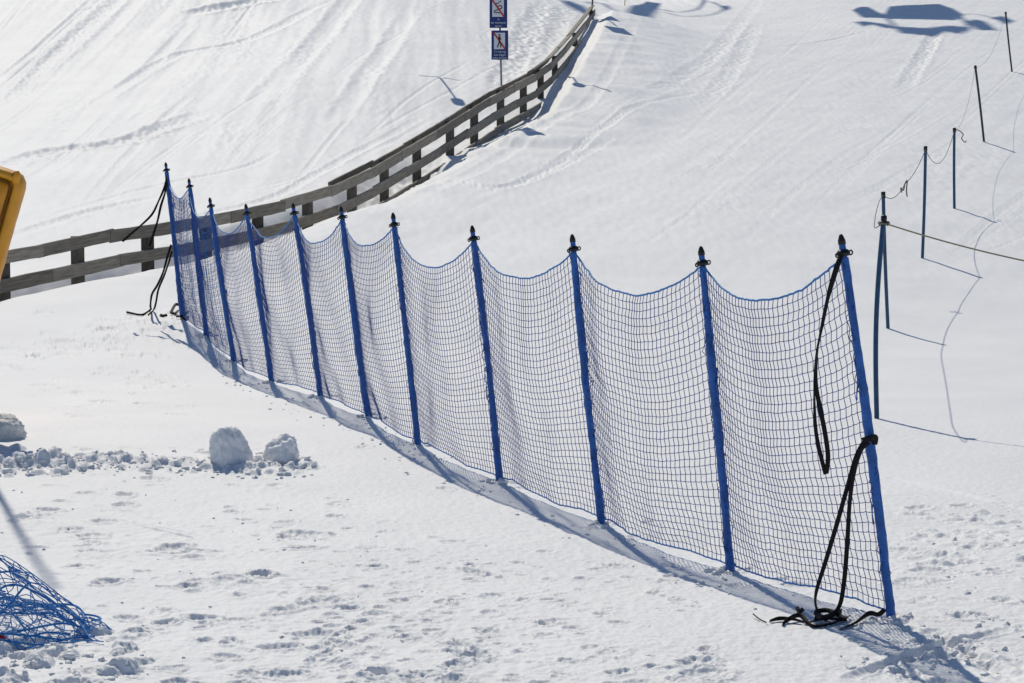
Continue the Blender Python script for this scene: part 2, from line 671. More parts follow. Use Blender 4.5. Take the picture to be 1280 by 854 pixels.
# wind scour: the fence stands in a hollow behind a low crest of snow
_fp = np.array([at(a, b, d) for a, b, c, d in FENCE])
hol = np.zeros(X.shape)
for k in range(len(_fp) - 1):
    a, b = _fp[k, :2], _fp[k + 1, :2]
    L = np.linalg.norm(b - a)
    m = (a + b) / 2
    s = window(m[0], m[1], L / 2 + 4.2)
    t = np.clip(((X[s] - a[0]) * (b[0] - a[0]) + (Y[s] - a[1]) * (b[1] - a[1])) / (L * L), 0, 1)
    d = np.hypot(X[s] - a[0] - t * (b[0] - a[0]), Y[s] - a[1] - t * (b[1] - a[1]))
    tx, ty = (b - a) / L
    sd_ = (X[s] - a[0]) * ty - (Y[s] - a[1]) * tx           # + on the camera's side
    tx, ty = (b - a) / L
    sd_ = (X[s] - a[0]) * ty - (Y[s] - a[1]) * tx           # + on the camera's side
    dep = np.interp(k + t, [0, 7, 9, 10.3, 17], [0.36, 0.34, 0.26, 0.0, 0.0])
    crest = np.interp(k + t, [0, 4, 7, 9, 9.8, 10.8, 12, 17], [0.14, 0.14, 0.12, 0.09, 0.0, 0.07, 0.24, 0.24])
    ctr = np.interp(k + t, [0, 9, 11, 17], [0.95, 0.9, 0.7, 0.6])
    wd_ = np.where(sd_ < ctr, 0.34, np.interp(k + t, [0, 9, 12], [1.4, 1.4, 2.4]))
    v = dep * np.exp(-(d / 0.62) ** 4) * (1 + 0.4 * gn(X[s] / 0.8, Y[s] / 0.8, 110))
    v = v - crest * np.exp(-((sd_ - ctr) / wd_) ** 2) * sstep(4.0, 2.4, d) * (1 + 0.35 * gn(X[s] / 1.1, Y[s] / 1.1, 112))
    v = v + dep * 0.22 * np.exp(-(d / 0.6) ** 2) * gn(X[s] / 0.16, Y[s] / 0.3, 111)
    cur = hol[s]
    hol[s] = np.where(np.abs(v) > np.abs(cur), v, cur)
D -= hol

# footprints and pocks on the trodden snow
for k in range(640):
    if k < 330:
        px, py = random.uniform(-20, 640), random.uniform(560, 875)
        if py < 560 + (px - 250) * 0.35:
            continue
    elif k < 400:
        px, py = random.uniform(1120, 1300), random.uniform(620, 860)
    else:
        px, py = random.uniform(380, 900), random.uniform(700, 870)
    p = gp(px, py)
    s_ = random.choice((0.4, 0.5, 0.6, 0.7, 0.8, 1.0, 1.2)) if k < 400 else random.choice((.4, .5, .6, .7))
    dent(p, 0.055 * s_ * random.uniform(0.7, 1.5), 0.06 * s_ * random.uniform(0.7, 1.6), 0.0145 * s_ * random.uniform(0.45, 1.45), random.uniform(0, 3), 0.55, k)
for px, py, r, d in ((325, 722, 0.075, 0.035), (235, 735, .07, .03), (205, 778, .07, .03), (170, 790, .08, .03), (290, 640, .06, .025),
                     (110, 690, .06, .02), (500, 752, .06, .02), (690, 750, .07, .02), (682, 690, .06, .016), (700, 752, .06, .016),
                     (605, 800, .05, .02), (680, 796, .06, .02), (870, 830, .09, .03), (880, 846, .12, .03)):
    dent(gp(px, py), r * .8, r * .8, d * (.62 if px != 325 else .85), 0.3, 0.6, px)
for k in range(120):           # old steps on the quieter snow behind the net
    px, py = random.uniform(40, 230), random.uniform(395, 520)
    if k > 60:
        px, py = random.uniform(0, 240) , random.gauss(0, 7)
        py += 455 - px * 0.24
    dent(gp(px, py), random.uniform(.05, .1), random.uniform(.06, .14), random.uniform(.008, .022), random.uniform(0, 3), .6, k + 900)
# ridge of pushed-up snow at the left
for px in range(-80, 250, 9):
    h_ = 0.022 if px < 90 else 0.016
    dent(gp(px, 583 + random.gauss(0, 2)), .16, .12, -h_ * random.uniform(.4, 1.0), 0, 0.05, px + 2000)
for k in range(150):
    px = random.uniform(-60, 240) if k < 115 else random.uniform(225, 390)
    py = 583 + random.gauss(0, 6) - (4 if px > 120 else 0)
    s_ = (0.72 if px < 60 else 0.75) * random.uniform(0.5, 1.2) * (0.7 if px > 150 else 1)
    dent(gp(px, py), 0.07 * s_, 0.07 * s_, -0.055 * s_, random.uniform(0, 3), 0.05, k + 300)
for px, py, r, h in ((322, 580, .10, .07), (312, 588, .09, .05), (335, 586, .08, .05), (262, 586, .09, .05), (380, 584, .1, .05), (300, 590, .12, .04), (350, 590, .12, .03)):
    dent(gp(px, py), r, r, -h, 0, 0.05, px)
for k in range(18):            # lumps beside the heap of net
    px, py = random.uniform(-10, 190), random.gauss(822, 16)
    s_ = random.uniform(0.5, 1.25)
    dent(gp(px, py), 0.085 * s_, 0.05 * s_, -0.034 * s_, random.uniform(0, 3), 0.25, k + 500)
for k in range(60):            # crumbly edge under the net and by the end pole
    px = random.uniform(1130, 1300)
    py = random.uniform(640, 710)
    s_ = random.uniform(0.4, 1.0)
    dent(gp(px, py), 0.06 * s_, 0.06 * s_, -0.017 * s_, random.uniform(0, 3), 0.2, k + 700)
groove([(1062, 848), (1120, 828), (1180, 808), (1255, 790)], 0.035, 0.030, 0.4, 0.006, 1)
groove([(1180, 800), (1225, 825), (1262, 850)], 0.06, 0.03, 0.5, 0.01, 2)
groove([(1112, 597), (1180, 612), (1290, 641)], 0.035, 0.014, 0.3, 0, 3)
groove([(1120, 640), (1190, 652), (1290, 682)], 0.025, 0.010, 0.3, 0, 4)
groove([(90, 640), (200, 660), (260, 676)], 0.02, 0.008, 0.3, 0, 5)
groove([(160, 655), (215, 668), (250, 676)], 0.02, 0.012, 0.4, 0, 6)
# ski tracks on the slopes
for pts, wd, dp, rg in (
        ([(505, 262), (600, 218), (690, 165), (735, 140), (765, 95), (800, 25)], 0.13, 0.022, 0.006),
        ([(600, 250), (680, 215), (760, 165), (800, 140), (880, 115)], 0.10, 0.022, 0.02),
        ([(450, 250), (560, 235), (640, 235), (760, 180)], 0.12, 0.025, 0.02),
        ([(800, 135), (870, 85), (900, 60), (945, 0)], 0.22, 0.03, 0.03),
        ([(880, 130), (920, 80), (945, 30)], 0.22, 0.03, 0.03),
        ([(0, 212), (60, 190), (150, 178), (200, 160), (250, 142)], 0.22, 0.09, 0.05),
        ([(0, 100), (50, 60), (115, 0)], 0.10, 0.05, 0.01),
        ([(0, 112), (60, 58), (122, 0)], 0.08, 0.05, 0.01),
        ([(10, 130), (70, 70), (150, -5)], 0.20, 0.05, 0.03),
        ([(60, 105), (130, 45), (170, 0)], 0.20, 0.04, 0.0),
        ([(120, 130), (180, 90), (240, 30)], 0.15, 0.04, 0.0),
        ([(150, 110), (220, 70), (310, 50), (400, 5)], 0.16, 0.05, 0.02),
        ([(240, 18), (285, 8), (340, -2)], 0.25, 0.12, 0.05),
        ([(325, 125), (370, 80), (405, 40), (440, -5)], 0.25, 0.06, 0.0),
        ([(420, 150), (470, 80), (510, 20)], 0.22, 0.05, 0.0),
        ([(180, 285), (330, 250), (400, 215), (520, 150)], 0.10, 0.03, 0.015),
        ([(60, 270), (180, 235), (300, 210), (345, 190)], 0.08, 0.025, 0.01),
        ([(650, 90), (690, 40), (720, 0)], 0.3, 0.05, 0.04),
        ([(625, 110), (650, 60), (690, 0)], 0.3, 0.06, 0.06),
        ([(960, 60), (1040, 50), (1080, 40)], 0.12, 0.03, 0.02),
        ([(1130, 110), (1160, 60), (1170, 40)], 0.2, 0.05, 0.05),
        ([(0, 300), (120, 262), (200, 245)], 0.12, 0.04, 0.02)):
    groove(pts, wd, dp * 0.6, 0.45, rg * 0.55, int(pts[0][0]) % 97)

for bx, by, tx, ty, d in NET:          # melt hollow and packed rim round every pole
    dent(at(bx, by, d), 0.055, 0.06, 0.022, 0, 0.7, int(bx))
    for q in range(3):
        dent(at(bx, by, d) + np.array([random.gauss(0, .22), random.gauss(-.25, .2), 0]), .05, .07, .014, random.uniform(0, 3), .6, int(bx) + q)
rt = random.Random(5)
for k in range(46):
    if k < 18:
        x0, y0 = rt.uniform(-40, 480), rt.uniform(20, 260)
        dx = rt.uniform(60, 190)
        sl = rt.uniform(.45, 1.3)
    else:
        x0, y0 = rt.uniform(690, 1200), rt.uniform(60, 330)
        dx = rt.uniform(60, 220)
        sl = rt.uniform(.45, 1.0)
    cv = rt.uniform(-.16, .16)
    pts = []
    skip = False
    for q in (0, .35, .7, 1):
        px, py = x0 + dx * q, y0 - dx * sl * q + abs(dx) * cv * q * (1 - q) * 2
        lim = np.interp(px, [-100, 100, 330, 450, 560, 640, 745], [300, 275, 240, 205, 145, 95, 0])
        if k < 18:
            py = min(py, lim - 6)
        elif px < 760:
            skip = skip or py < lim + 70
        pts.append((px, py))
    if skip:
        continue
    wd_, dp_ = rt.uniform(.04, .09), rt.uniform(.008, .022) * (0.6 if k < 18 else 0.26)
    groove(pts, wd_, dp_, 0.5, 0.004, 300 + k)
    if rt.random() < .5:
        groove([(a + 4, b + 3) for a, b in pts], wd_, dp_ * .8, 0.5, 0.004, 350 + k)

Z += D
idx = np.arange(NR * NC).reshape(NR, NC)
Fq = np.stack([idx[:-1, :-1], idx[1:, :-1], idx[1:, 1:], idx[:-1, 1:]], -1).reshape(-1, 4)
seam = np.stack([idx[:-1, -1], idx[1:, -1], idx[1:, 0], idx[:-1, 0]], -1)
Fq = np.vstack([Fq, seam])[:, ::-1]
ground = link('snow_ground', np_mesh('snow_ground', np.stack([X, Y, Z], -1).reshape(-1, 3), Fq), M['snow'])
tag(ground, kind='structure')


def gz(x, y):
    """height of the finished snow surface"""
    r = math.hypot(x, y)
    th = math.atan2(x, y)
    i = int(np.clip(np.searchsorted(RR, r) - 1, 0, NR - 2))
    j = int(np.clip(np.searchsorted(TH, th) - 1, 0, NC - 2))
    a = min(max((r - RR[i]) / (RR[i + 1] - RR[i]), 0), 1)
    b = min(max((th - TH[j]) / (TH[j + 1] - TH[j]), 0), 1)
    return float((Z[i, j] * (1 - a) + Z[i + 1, j] * a) * (1 - b) + (Z[i, j + 1] * (1 - a) + Z[i + 1, j + 1] * a) * b)


def on(px, py, h=0.0):
    p = gp(px, py)
    p[2] = gz(p[0], p[1]) + h
    return p


# ------------------------------------------------------------------ loose snow
def n3(V, f, seed):
    o = Vector((seed * 3.17, seed * 1.71, -seed * 2.3))
    return np.array([mnoise.noise(Vector(v) * f + o) for v in V])


def clump(seed, sub=2, amp=0.35):
    bm = bmesh.new()
    bmesh.ops.create_icosphere(bm, subdivisions=sub, radius=1.0)
    V = np.array([v.co[:] for v in bm.verts])
    F = np.array([[v.index for v in f.verts] for f in bm.faces])
    bm.free()
    return V * (1 + amp * (n3(V, 1.1, seed) + 0.5 * n3(V, 2.4, seed + 9)))[:, None], F


cl = [clump(k, 2, 0.95) for k in range(10)]
VV, FF, off = [], [], 0


def crumb(p, s):
    global off
    V, F = random.choice(cl)
    a = random.uniform(0, 6.28)
    c, sn = math.cos(a), math.sin(a)
    V = V @ np.array([[c, sn, 0], [-sn, c, 0], [0, 0, 1]]) * np.array([s, s * random.uniform(.7, 1.2), s * random.uniform(.65, .95)])
    z = gz(p[0], p[1])
    VV.append(V + np.array([p[0], p[1], z - s * 0.05]))
    FF.append(F + off)
    off += len(V)


for k in range(1000):
    u = random.random() ** 1.25
    if u < 0.34:
        px, py, s = random.uniform(-40, 235), 583 + random.gauss(0, 6), random.choice((.010, .014, .018, .025, .032))
        if px > 120:
            s *= .7
        if random.random() < .4:
            continue
    elif u < 0.44:
        px, py, s = random.uniform(225, 395), 584 + random.gauss(0, 6), random.choice((.012, .02, .03))
    elif u < 0.58:
        px, py, s = random.uniform(-10, 180), 822 + random.gauss(0, 18), random.choice((.008, .012, .018, .024))
        if random.random() < .45:
            continue
    elif u < 0.68:
        px, py, s = random.uniform(1120, 1290), random.uniform(640, 850), random.choice((.006, .008, .01, .016))
        if random.random() < .5:
            continue
    elif u < 0.76:
        px, py, s = random.uniform(1050, 1260), 815 + random.gauss(0, 14), random.choice((.01, .016, .022))
    else:
        px, py, s = random.uniform(-10, 620), random.uniform(600, 860), random.choice((.006, .008, .010, .012))
        if random.random() < 0.6:
            continue
        if py < 600 + (px - 420) * 0.35:
            continue
    p = gp(px, py)
    crumb(p, s * random.uniform(.6, 1.1))
# crumbled rim along the foot of the net
for k in range(260):
    i = random.randrange(10)
    t = random.random()
    a, b = NET[i], NET[i + 1]
    px, py = a[0] + (b[0] - a[0]) * t, a[1] + (b[1] - a[1]) * t
    crumb(gp(px + random.gauss(14, 12), py + 16 + random.gauss(10, 8)), random.choice((.006, .01, .014)))
for bx, by, tx, ty, d in NET:
    for k in range(12):
        p = at(bx, by, d) + np.array([random.gauss(0, .06), random.gauss(-.02, .06), 0])
        crumb(p, random.choice((.012, .018, .025, .03)))
crumbs = link('snow_crumbs', np_mesh('snow_crumbs', np.concatenate(VV), np.concatenate(FF)), M['snow'])
tag(crumbs, 'loose crumbs of snow strewn over the trodden ground', kind='stuff')


def lump(name, px, py, size, label, seed, m, lean=0.0, rot=0.0, side=None, amp=0.3):
    V, F = clump(seed, 5, amp)
    V = V * (1 + 0.10 * n3(V, 4, seed + 3) + 0.06 * n3(V, 9, seed + 4) + 0.04 * n3(V, 22, seed + 5))[:, None]
    V = V / ((np.abs(V) ** 2.08).sum(1) ** (1 / 2.08) / np.linalg.norm(V, axis=1) ** 1.0)[:, None]
    V[:, :2] *= (1.0 - 0.11 * V[:, 2:3])
    if side:
        V2 = V @ np.array([[0, 1, 0], [-1, 0, 0], [0, 0, 1]])
        F = np.vstack([F, F + len(V)])
        V = np.vstack([V * np.array([0.92, 1, 1]), V2 * np.array([side[1]] * 3) * np.array([1.1, 1, .95]) + np.array([side[0], -0.25, -0.42])])
    V = V * np.array(size)
    V[:, 0] += lean * V[:, 2]
    c, s = math.cos(rot), math.sin(rot)
    V = V @ np.array([[c, s, 0], [-s, c, 0], [0, 0, 1]])
    p = on(px, py)
    o = link(name, np_mesh(name, V, F), m)
    o.location = Vector((p[0], p[1], p[2] + size[2] * 0.5))
    tag(o, label, 'snow lump')
    return o


lump('snow_lump', 288, 584, (0.16, 0.14, 0.20), 'taller of the two rounded snow lumps left of the blue net', 27, M['packed'], lean=-0.10, amp=0.17)
lump('snow_lump', 352, 581, (0.13, 0.12, 0.14), 'smaller squat snow lump beside the taller one', 35, M['packed'], amp=0.36)
lump('snow_lump', 2, 549, (0.19, 0.16, 0.125), 'greyish snow block at the left edge below the orange pad', 44, mat('dirty_snow', (0.74, 0.72, 0.68), 0.8, 0.2, 0.1, 6, 0.6, 40), amp=0.25)

# ------------------------------------------------------------------ the blue safety net on its poles
fence = empty('safety_net_fence', at(625, 603, 16.0), 'long blue mesh safety net strung on eleven blue poles across the snow', 'safety net')
PB, PT = [], []
for k, (bx, by, tx, ty, d) in enumerate(NET):
    b = at(bx, by, d)
    b[2] = gz(b[0], b[1])
    t = at(tx, ty, d + random.uniform(-0.03, 0.03))
    PB.append(b)
    PT.append(t)
for k in range(11):
    b, t = PB[k], PT[k]
    ax = t - b
    H = np.linalg.norm(ax)
    ax = ax / H
    r0 = 0.0235 if k > 4 else 0.027
    # shaft wrapped in gathered net: rough outline; bare just under the tip
    hs = np.linspace(-0.12, H - 0.115, 46)
    wob = [0.10 * rng.standard_normal(14) * (1 if h < H - 0.2 else 0.15) + 0.10 * math.sin(h * 5 + k) for h in hs]
    bend = 0.012 * math.sin(k * 2.1)
    prof = [(h, r0 * (1.0 - 0.12 * h / H)) for h in hs]
    V, F = lathe(b, ax, prof, 14, wob)
    hh = (V - b) @ ax
    V[:, 0] += bend * np.sin(np.clip(hh / H, 0, 1) * math.pi)
    mb = MB()
    mb.add(V, F)
    mb.add(*lathe(b, ax, [(H - 0.13, 0.018), (H - 0.06, 0.0165), (H - 0.045, 0.016)], 14))
    # hem loops of net bunched along the shaft
    for j in range(7):
        h = random.uniform(0.15, H - 0.3)
        c = b + ax * h
        a0 = random.uniform(0, 6.28)
        mb.add(*tubes(np.array([c + ax * (q - 0.5) * 0.10 + np.array([math.cos(a0 + q), math.sin(a0 + q), 0]) * (r0 + 0.004) for q in np.linspace(0, 1, 8)]), 0.0035, 5))
    pole = mb.build('pole', M['pole_blue'], fence)
    cap = MB()
    cap.add(*lathe(b, ax, [(H - 0.048, 0.0), (H - 0.048, 0.0195), (H - 0.03, 0.0185), (H - 0.008, 0.011), (H, 0.006), (H + 0.002, 0.0)], 16))
    cap.build('tip_cap', M['black'], pole)
    hk = MB()
    hc = H - 0.092
    hk.add(*lathe(b, ax, [(hc - 0.014, 0.0), (hc - 0.014, 0.028), (hc - 0.004, 0.034), (hc + 0.006, 0.033), (hc + 0.018, 0.022), (hc + 0.018, 0.0)], 16))
    cc = b + ax * hc
    ang = np.linspace(0, 2 * math.pi, 14)
    loop = np.stack([cc[0] + 0.034 + 0.009 * np.cos(ang), np.full(14, cc[1] - 0.008), cc[2] + 0.004 + 0.011 * np.sin(ang)], 1)
    hk.add(*tubes(loop, 0.004, 6, ref=(0, 1, 0)))
    loop = np.stack([cc[0] - 0.030 + 0.008 * np.cos(ang), np.full(14, cc[1] - 0.012), cc[2] - 0.010 + 0.010 * np.sin(ang)], 1)
    hk.add(*tubes(loop, 0.004, 6, ref=(0, 1, 0)))
    hk.build('net_hook', M['black'], pole)
    ft = MB()
    ft.add(*lathe(b, ax, [(-0.012, 0.0), (-0.012, 0.038), (0.004, 0.042), (0.014, 0.038), (0.022, 0.028), (0.022, 0.0)], 16))
    ft.build('foot_collar', M['foot'] if k in (3, 6, 7) else M['black'], pole)

NU, NV = 38, 35
for k in range(10):
    b0, b1, t0, t1 = PB[k], PB[k + 1], PT[k], PT[k + 1]
    H0, H1 = np.linalg.norm(t0 - b0), np.linalg.norm(t1 - b1)
    q0, q1 = b0 + (t0 - b0) * (1 - 0.105 / H0), b1 + (t1 - b1) * (1 - 0.105 / H1)
    e0, e1 = b0 + (t0 - b0) * 0.03, b1 + (t1 - b1) * 0.03
    L = np.linalg.norm((b1 - b0)[:2])
    tn = (b1 - b0) / np.linalg.norm(b1 - b0)
    nrm = np.array([-tn[1], tn[0], 0])                       # away from the camera
    u = np.linspace(0, 1, NU + 1)
    v = np.linspace(0, 1, NV + 1)
    prof = 1 - np.abs(2 * u - 1) ** 2.1
    sag = 0.215 * min(1, L / 1.6 + 0.12) * random.uniform(0.80, 1.16)
    top = q0 + (q1 - q0) * u[:, None]
    top[:, 2] -= sag * prof
    bot = e0 + (e1 - e0) * u[:, None]
    for i in range(NU + 1):
        g = gz(bot[i, 0], bot[i, 1]) + 0.035
        wgt = min(1, 6 * min(u[i], 1 - u[i]))
        bot[i, 2] = bot[i, 2] * (1 - wgt) + max(g, bot[i, 2] - 0.03) * wgt
    bot[:, 2] += 0.03 * prof * (0.5 + 0.5 * np.sin(2.2 * math.pi * u + k))
    P = bot[None] * (1 - v)[:, None, None] + top[None] * v[:, None, None]
    bil = -0.085 * np.sin(math.pi * u) * (1 + 0.25 * math.sin(k * 1.7))
    bil = bil[None, :] * (0.25 + 0.75 * np.sin(math.pi * np.clip(0.12 + 0.8 * v, 0, 1)))[:, None]
    uu, vv = np.meshgrid(u * L, v * 1.8)
    bil = bil + 0.05 * gn(uu / 0.5 + 3.7 * k, vv / 0.7, 70) * np.sin(math.pi * u)[None, :]
    P = P + bil[..., None] * nrm
    P[..., 2] -= (0.035 * prof)[None, :] * np.sin(math.pi * v)[:, None]
    # hanging mesh: cells skew a little from row to row
    zig = (0.0045 * ((np.arange(NV + 1) % 2) * 2 - 1)[:, None] + 0.007 * gn(uu / 0.09 + k * 11, vv / 0.11, 71) + 0.018 * gn(uu / 0.35, vv / 0.3 + k * 5, 73))
    zig[:, 0] = zig[:, -1] = 0
    P += zig[..., None] * tn
    P[..., 2] += 0.014 * gn(uu / 0.5 + k * 3, vv / 0.4, 74) * np.sin(math.pi * u)[None, :] + 0.007 * gn(uu / 0.12, vv / 0.12 + k * 7, 72)
    mb = MB()
    # cords, sampled between knots so they hang softly
    rows = np.repeat(P, 2, axis=1)[:, :-1].copy()
    rows[:, 1::2] = 0.5 * (P[:, :-1] + P[:, 1:])
    rows[:, 1::2, 2] -= 0.0035
    mb.add(*tubes(rows[1:-1], 0.0020, 4, ref=nrm))
    mb.add(*tubes(np.swapaxes(P, 0, 1)[1:-1], 0.0022, 4, ref=nrm))
    slack = None
    if k < 2:                     # slack net doubled up in the last short bays
        P2 = P[:-1] * 0.55 + P[1:] * 0.45
        P2 = P2 + (0.05 + 0.04 * gn(uu[:-1] / 0.3, vv[:-1] / 0.5, 75))[..., None] * nrm * np.sin(math.pi * u)[None, :, None]
        slack = MB()
        slack.add(*tubes(P2[1:-1:2], 0.0022, 4, ref=nrm))
        slack.add(*tubes(np.swapaxes(P2, 0, 1)[1:-1:2], 0.0020, 4, ref=nrm))
    # net gathered along each pole
    for uend in (0, NU):
        for j in range(3):
            w_ = P[:, uend] + np.stack([0.014 * rng.standard_normal(NV + 1), 0.014 * rng.standard_normal(NV + 1), np.zeros(NV + 1)], 1)
            mb.add(*tubes(w_, 0.0024, 4, ref=nrm))
    panel = mb.build('net_panel', M['cord_blue'], fence)
    if slack:
        slack.build('slack_fold', M['rope_blue'], panel)
    rp = MB()
    tl = spline(P[-1][::2], 70) if NU % 2 == 0 else P[-1]
    rp.add(*tubes(tl + 0.0015 * rng.standard_normal(tl.shape), 0.0058, 6, ref=nrm))
    rp.build('border_rope', M['rope_blue'], panel)
    rp = MB()
    bl = spline(P[0][::2], 70)
    rp.add(*tubes(bl + 0.0012 * rng.standard_normal(bl.shape), 0.0052, 6, ref=nrm))
    rp.build('border_rope', M['rope_blue'], panel)

# ------------------------------------------------------------------ black straps at both ends of the net
SG = 'black straps tied to the end poles of the net'


def strap(parts, label, ends=()):
    mb = MB()
    for pts, wd, tw in parts:
        mb.add(*ribbon(pts, wd * 0.80, 0.002, 64, (0, -1, 0.1), tw))
    o = mb.build('strap', M['strap'], None, smooth=False)
    return tag(o, label, 'strap', SG)


dn = 11.0 - 0.08


def N(px, py, dd=0.0):
    return at(px, py, dn + dd)


def ng(px, py, h=0.012):
    return on(px, py, h)


strap([([N(1052, 318, .04), N(1046, 332), N(1037, 362), N(1029, 402), N(1021, 440), N(1018, 470), N(1018, 505), N(1020, 540), N(1026, 570), N(1032, 593)], 0.026, (0, .1, .5, .9, 1.1, 1.1, .5, .1, .1)),
       ([N(1052, 318, .03), N(1043, 345, .02), N(1034, 376, .02), N(1026, 412, .02), N(1021, 445, .02), N(1020, 480), N(1025, 510), N(1031, 540), N(1035, 570), N(1033, 592)], 0.029, (0, .3, .8, 1.2, .8, .2, 0, 0, .2))],
      'long black strap hanging in a loop from the top of the nearest net pole')
o = strap([([N(1088, 549, -.0), N(1080, 553), N(1070, 572), N(1060, 606), N(1047, 652), N(1032, 702), N(1020, 742), ng(1022, 770, .02), ng(1034, 779)], 0.029, (.1, .1, .2, .3, .2, .3, .7, .9, .6)),
           ([N(1086, 553), N(1076, 563), N(1067, 592), N(1062, 630), N(1059, 680), N(1055, 728), N(1049, 758), ng(1036, 775, .015), ng(1018, 778)], 0.029, (.1, .3, .2, .5, .2, .2, .4, .6, .5)),
           ([ng(1062, 776), ng(1040, 784, .01), ng(1016, 788, .01), ng(1000, 779, .03), ng(986, 780, .02), ng(978, 785, .01)], 0.030, (1.2, .9, .8, .3, .3, .6)),
           ([ng(1058, 782, .02), ng(1032, 780, .02), ng(1010, 784, .015), ng(990, 780, .02), ng(974, 780, .015), ng(962, 781, .01)], 0.028, (.8, 1.1, 1.1, .8, .4, 1.0)),
           ([ng(1052, 774, .03), ng(1030, 783, .03), ng(1020, 774, .03), ng(1036, 772, .03), ng(1058, 781, .02)], 0.030, (.3, .4, .2, .5, .4)),
           ([N(1106, 762), N(1098, 768), ng(1086, 776, .03), ng(1068, 783, .012), ng(1050, 789, .008)], 0.032, (.2, .4, .3, .9, 1.3)),
           ([ng(958, 783, .008), ng(950, 779, .012), ng(941, 774, .02)], 0.008, (0, 0)),
           ([N(1078, 551), N(1087, 548, -.02), N(1094, 547, .02), N(1093, 556, .05)], 0.036, (0, 0)),
           ([ng(996, 768, .03), ng(999, 772, .02), ng(1004, 770, .03)], 0.026, (0, .4))],
          'black strap knotted round the nearest net pole and lying tangled on the snow')
df = 27.3


def Fp(px, py, dd=0.0):
    return at(px, py, df + dd)


strap([([Fp(209, 222), Fp(205, 236), Fp(198, 252), Fp(190, 268), Fp(176, 282), Fp(163, 293), Fp(153, 302)], 0.034, (.2, .3, 1.0, .2, .9, .1, .2)),
       ([Fp(210, 224), Fp(206, 242), Fp(201, 258), Fp(197, 276), Fp(192, 292), Fp(187, 308)], 0.036, (.3, 1.0, .2, .9, .2, .4))],
      'pair of black strap ends blowing from the top of the farthest net pole')
strap([([Fp(214, 306), Fp(209, 322), Fp(204, 340), Fp(197, 356), Fp(190, 368), Fp(188, 382), on(188, 391, .02), on(177, 396, .015), on(158, 395, .02)], 0.034, (.2, .2, .9, .3, .5, 1.1, .9, .8, .3)),
       ([Fp(215, 314), Fp(211, 328), Fp(205, 345), Fp(198, 362), Fp(195, 378), on(192, 391, .02), on(185, 396, .01)], 0.030, (.2, .9, .2, .5, 1.2, 1.2))],
      'thin black strap trailing from the middle of the farthest net pole to the snow')
strap([([on(214, 392, .03), on(220, 389, .07), on(228, 390, .07)], 0.05, (.2, .5)),
       ([on(213, 394, .03), on(218, 395, .03), on(224, 391, .05)], 0.05, (.3, .2)),
       ([on(220, 399, .02), on(228, 399, .03), on(236, 396, .06)], 0.04, (.8, .4)),
       ([on(226, 399, .03), on(231, 401, .02), on(234, 403, .015)], 0.035, (.5, .2)),
       ([on(200, 396, .02), on(204, 397.5, .02), on(209, 396.5, .025)], 0.045, (.3, .3))],
      'short black strap pieces bunched on the snow at the foot of the farthest net pole')

# ------------------------------------------------------------------ marker poles and ropes on the right
PL = ['teal marker pole with black band and thick rope, nearest of its row', 'teal marker pole with black cap right behind the pole with the thick rope',
      'slim teal marker pole with black cap crossed by the thick rope', 'teal marker pole with a frayed twine end beside its top',
      'slate grey leaning marker pole, second highest up the slope', 'dark marker pole highest up the slope near the big blue shadow']
tops = []
for k, (bx, by, tx, ty, d, m, r) in enumerate(POLES):
    b = at(bx, by, d)
    b[2] = gz(b[0], b[1])
    t = at(tx, ty, d if k else d + 0.3)
    tops.append(t)
    root = empty('marker_pole', b, PL[k], 'marker pole', 'marker poles lining the run on the right')
    ax = t - b
    H = np.linalg.norm(ax)
    mb = MB()
    hs = np.linspace(-0.15, H - 0.01, 30)
    V, F = lathe(b, ax, [(h, r) for h in hs], 12)
    hh = ((V - b) @ (ax / H)) / H
    V[:, 0] += (-0.035 if k == 0 else 0.006 * (-1) ** k) * np.sin(np.clip(hh, 0, 1) * math.pi)
    mb.add(V, F)
    mb.build('shaft', M[m], root)
    mb = MB()
    cr_ = r * 1.22
    mb.add(*lathe(b, ax, [(H - 0.075, 0), (H - 0.075, cr_), (H - 0.005, cr_), (H + 0.004, cr_ * .8), (H + 0.004, 0)], 12))
    mb.build('end_cap', M['black'], root)
    if k == 0:
        mb = MB()
        ang = np.linspace(0, 4 * math.pi, 40)
        c = t - np.array([0.0, 0, 0.075])
        mb.add(*tubes(np.stack([c[0] + 0.034 * np.cos(ang), c[1] + 0.034 * np.sin(ang), c[2] + 0.012 * np.sin(ang * .5) + 0.02 * ang / 12.6], 1), 0.013, 8))
        mb.build('tape_band', M['black'], root)


def hang(a, b, sag, n=30, bias=0.0):
    u = np.linspace(0, 1, n)
    P = a + (b - a) * u[:, None]
    P[:, 2] -= sag * 4 * u * (1 - u) * (1 + bias * (u - 0.5))
    return P


dz = np.array([0, 0, -0.04])
mb = MB()
t1 = tops[0] + np.array([-0.03, -0.05, -0.07])
q2 = POLES[1][4]
q3, q4 = POLES[2][4], POLES[3][4]
qm = q2 + (q3 - q2) * 0.47
mb.add(*tubes(spline([t1, at(1098, 283, 19.6), at(1093.5, 285, 20.3), at(1093, 280, 21.0), at(1095, 266, 23.0), at(1099, 252, q2 - 1.2), tops[1] + dz], 30), 0.0045, 5))
knot = at(1131, 230, qm)
mb.add(*tubes(np.vstack([hang(tops[1] + dz, knot, 0.10, 16), hang(knot, tops[2] + dz, 0.07, 16)[1:]]), 0.005, 5))
mb.add(*tubes(hang(tops[2] + dz, tops[3] + dz, 0.36), 0.005, 5))
mb.add(*tubes(hang(tops[3] + dz, tops[4] + dz, 0.30), 0.003, 5))
mb.add(*tubes(hang(tops[4] + dz, tops[5] + dz, 0.35), 0.003, 5))
mb.add(*tubes(spline([knot, at(1134, 226, qm), at(1133, 238, qm), at(1134, 246, qm)], 16), 0.009, 5, ref=(0, 1, 0)))
